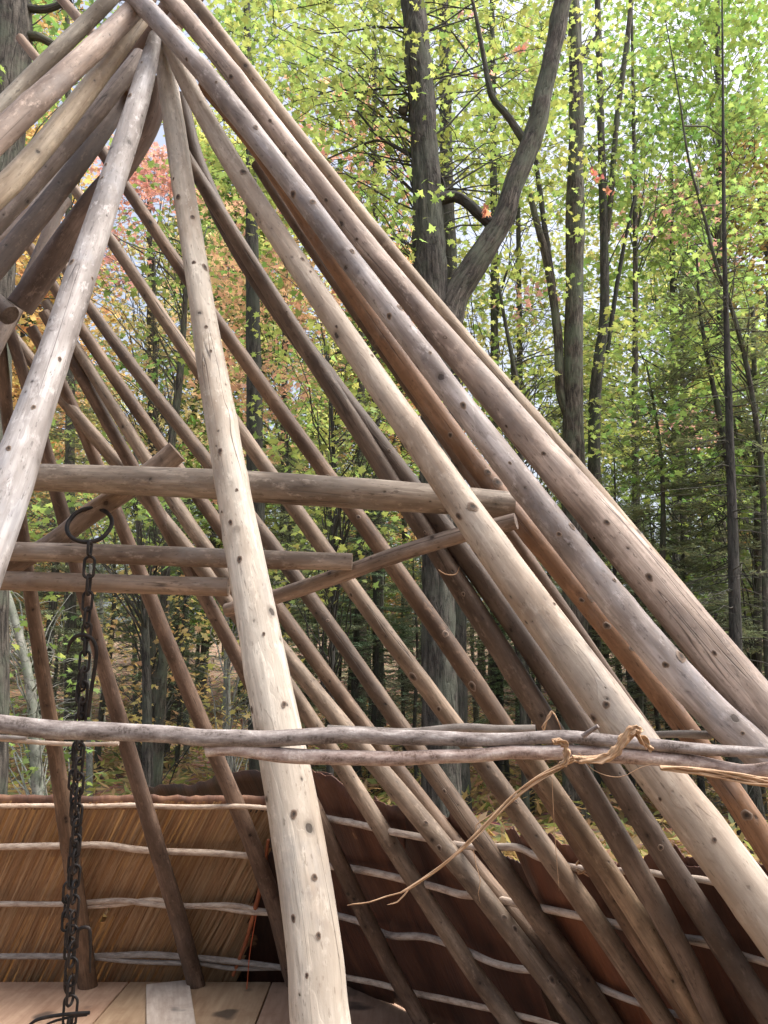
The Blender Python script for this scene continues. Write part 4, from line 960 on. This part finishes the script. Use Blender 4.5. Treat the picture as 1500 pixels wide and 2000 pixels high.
for i in range(50):                     # the wood goes on all round, beyond what the frame shows
    a = R.uniform(0, 6.28); r = R.uniform(48, 85) if i < 30 else R.uniform(22, 45); x, y = r*math.sin(a), r*math.cos(a)
    if i >= 30: y = -abs(y)-16
    if i < 26: x, y = R.uniform(-50, 50), R.uniform(48, 75)
    place(R.choice(CV+MV[:1]), 'conifer_tree', x, y, R.uniform(.7, 1.0), (.055, .085, .035), 'one of the dark trees at the far back of the wood', 'tree', 'dark trees at the far back of the wood', 'needle')
# lower right: dark hemlock boughs behind the right slope
for px, Y, k in ((1290, 12.0, .62), (1420, 11.5, .70), (1120, 15.5, .62), (1540, 12, .7), (960, 16, .6), (700, 15, .6), (560, 16, .62), (1200, 13.5, .5), (120, 15, .6)):
    place(R.choice(CV), 'hemlock_tree', at_px(px, Y), Y, k, (.23, .28, .14), 'one of the dark young hemlocks with drooping boughs close behind the poles', 'tree', 'young hemlocks close behind the poles', 'needle')
# thin pale stems far between the left poles
for px, Y in ((262, 17), (365, 19), (443, 15), (198, 21), (745, 17), (655, 19), (175, 14)):
    tp = [(px+R.uniform(-4, 4), 1100), (px, 1250), (px+R.uniform(-4, 4), 1400), (px+R.uniform(-3, 3), 1500)]
    tree('pale_sapling', 'one of the thin pale stems far back between the poles', tp, [7, 10, 13], Y, [], GREEN, 'bark_pale', group='thin pale stems far back', seg=8)
# bare branches of the spindly spruce
sp = [o for o in bpy.data.objects if o.name.startswith('spindly_spruce')][0]; O = np.array(sp.location); ds = []
for k in range(70):
    zpx = R.uniform(380, 1300); b = PY(1414+(zpx-330)*.022, zpx, 10.0); a = R.uniform(0, 6.28); L = R.uniform(.5, 1.6)*(1 if zpx > 600 else .5)
    tip = b+np.array([L*math.cos(a), L*math.sin(a), -.25*L]); ds.append(branch_data(b, tip, .009, k, .06, 4))
    for q in range(5):
        u = R.uniform(.3, .95); c0 = b+(tip-b)*u; al = a+R.choice((-1, 1))*R.uniform(.5, 1); l2 = .45*L*(1.1-u); ds.append(branch_data(c0, c0+np.array([l2*math.cos(al), l2*math.sin(al), -.15*l2]), .004, q, 0, 3))
add_branches(sp, ds)

# ------------------------------------------------------------------ undergrowth
C = []
n = 26000
xs_ = rng.uniform(-1, 1, n); Ys = 7+rng.random(n)**1.3*30
X = xs_*Ys*.62
clump = np.array([noise.noise(Vector((x*.5, y*.5, 3))) for x, y in zip(X, Ys)])
keep = clump > -.12; X, Ys = X[keep], Ys[keep]
Z = np.array([ground_z(x, y) for x, y in zip(X, Ys)])+rng.random(len(X))*.42
C = np.stack([X, Ys, Z], 1)
fern = link('fern_undergrowth', leaves_mesh('fern_undergrowth', C, .30, np.array([(0, -.5), (.13, -.1), (0, .5), (-.13, -.1)]), tilt=.6), M['leaf'], None, (.42, .26, .08)); fern['kind'] = 'stuff'
sel = rng.random(len(X)) < .35
fern2 = link('fern_undergrowth', leaves_mesh('fern_undergrowth', C[sel]+np.array([.1, .1, .05]), .30, np.array([(0, -.5), (.13, -.1), (0, .5), (-.13, -.1)]), tilt=.6), M['leaf'], None, (.26, .30, .05)); fern2['kind'] = 'stuff'
fern['label'] = 'rust coloured ferns covering the forest floor'; fern2['label'] = 'green and yellow ferns among the rusty ones'
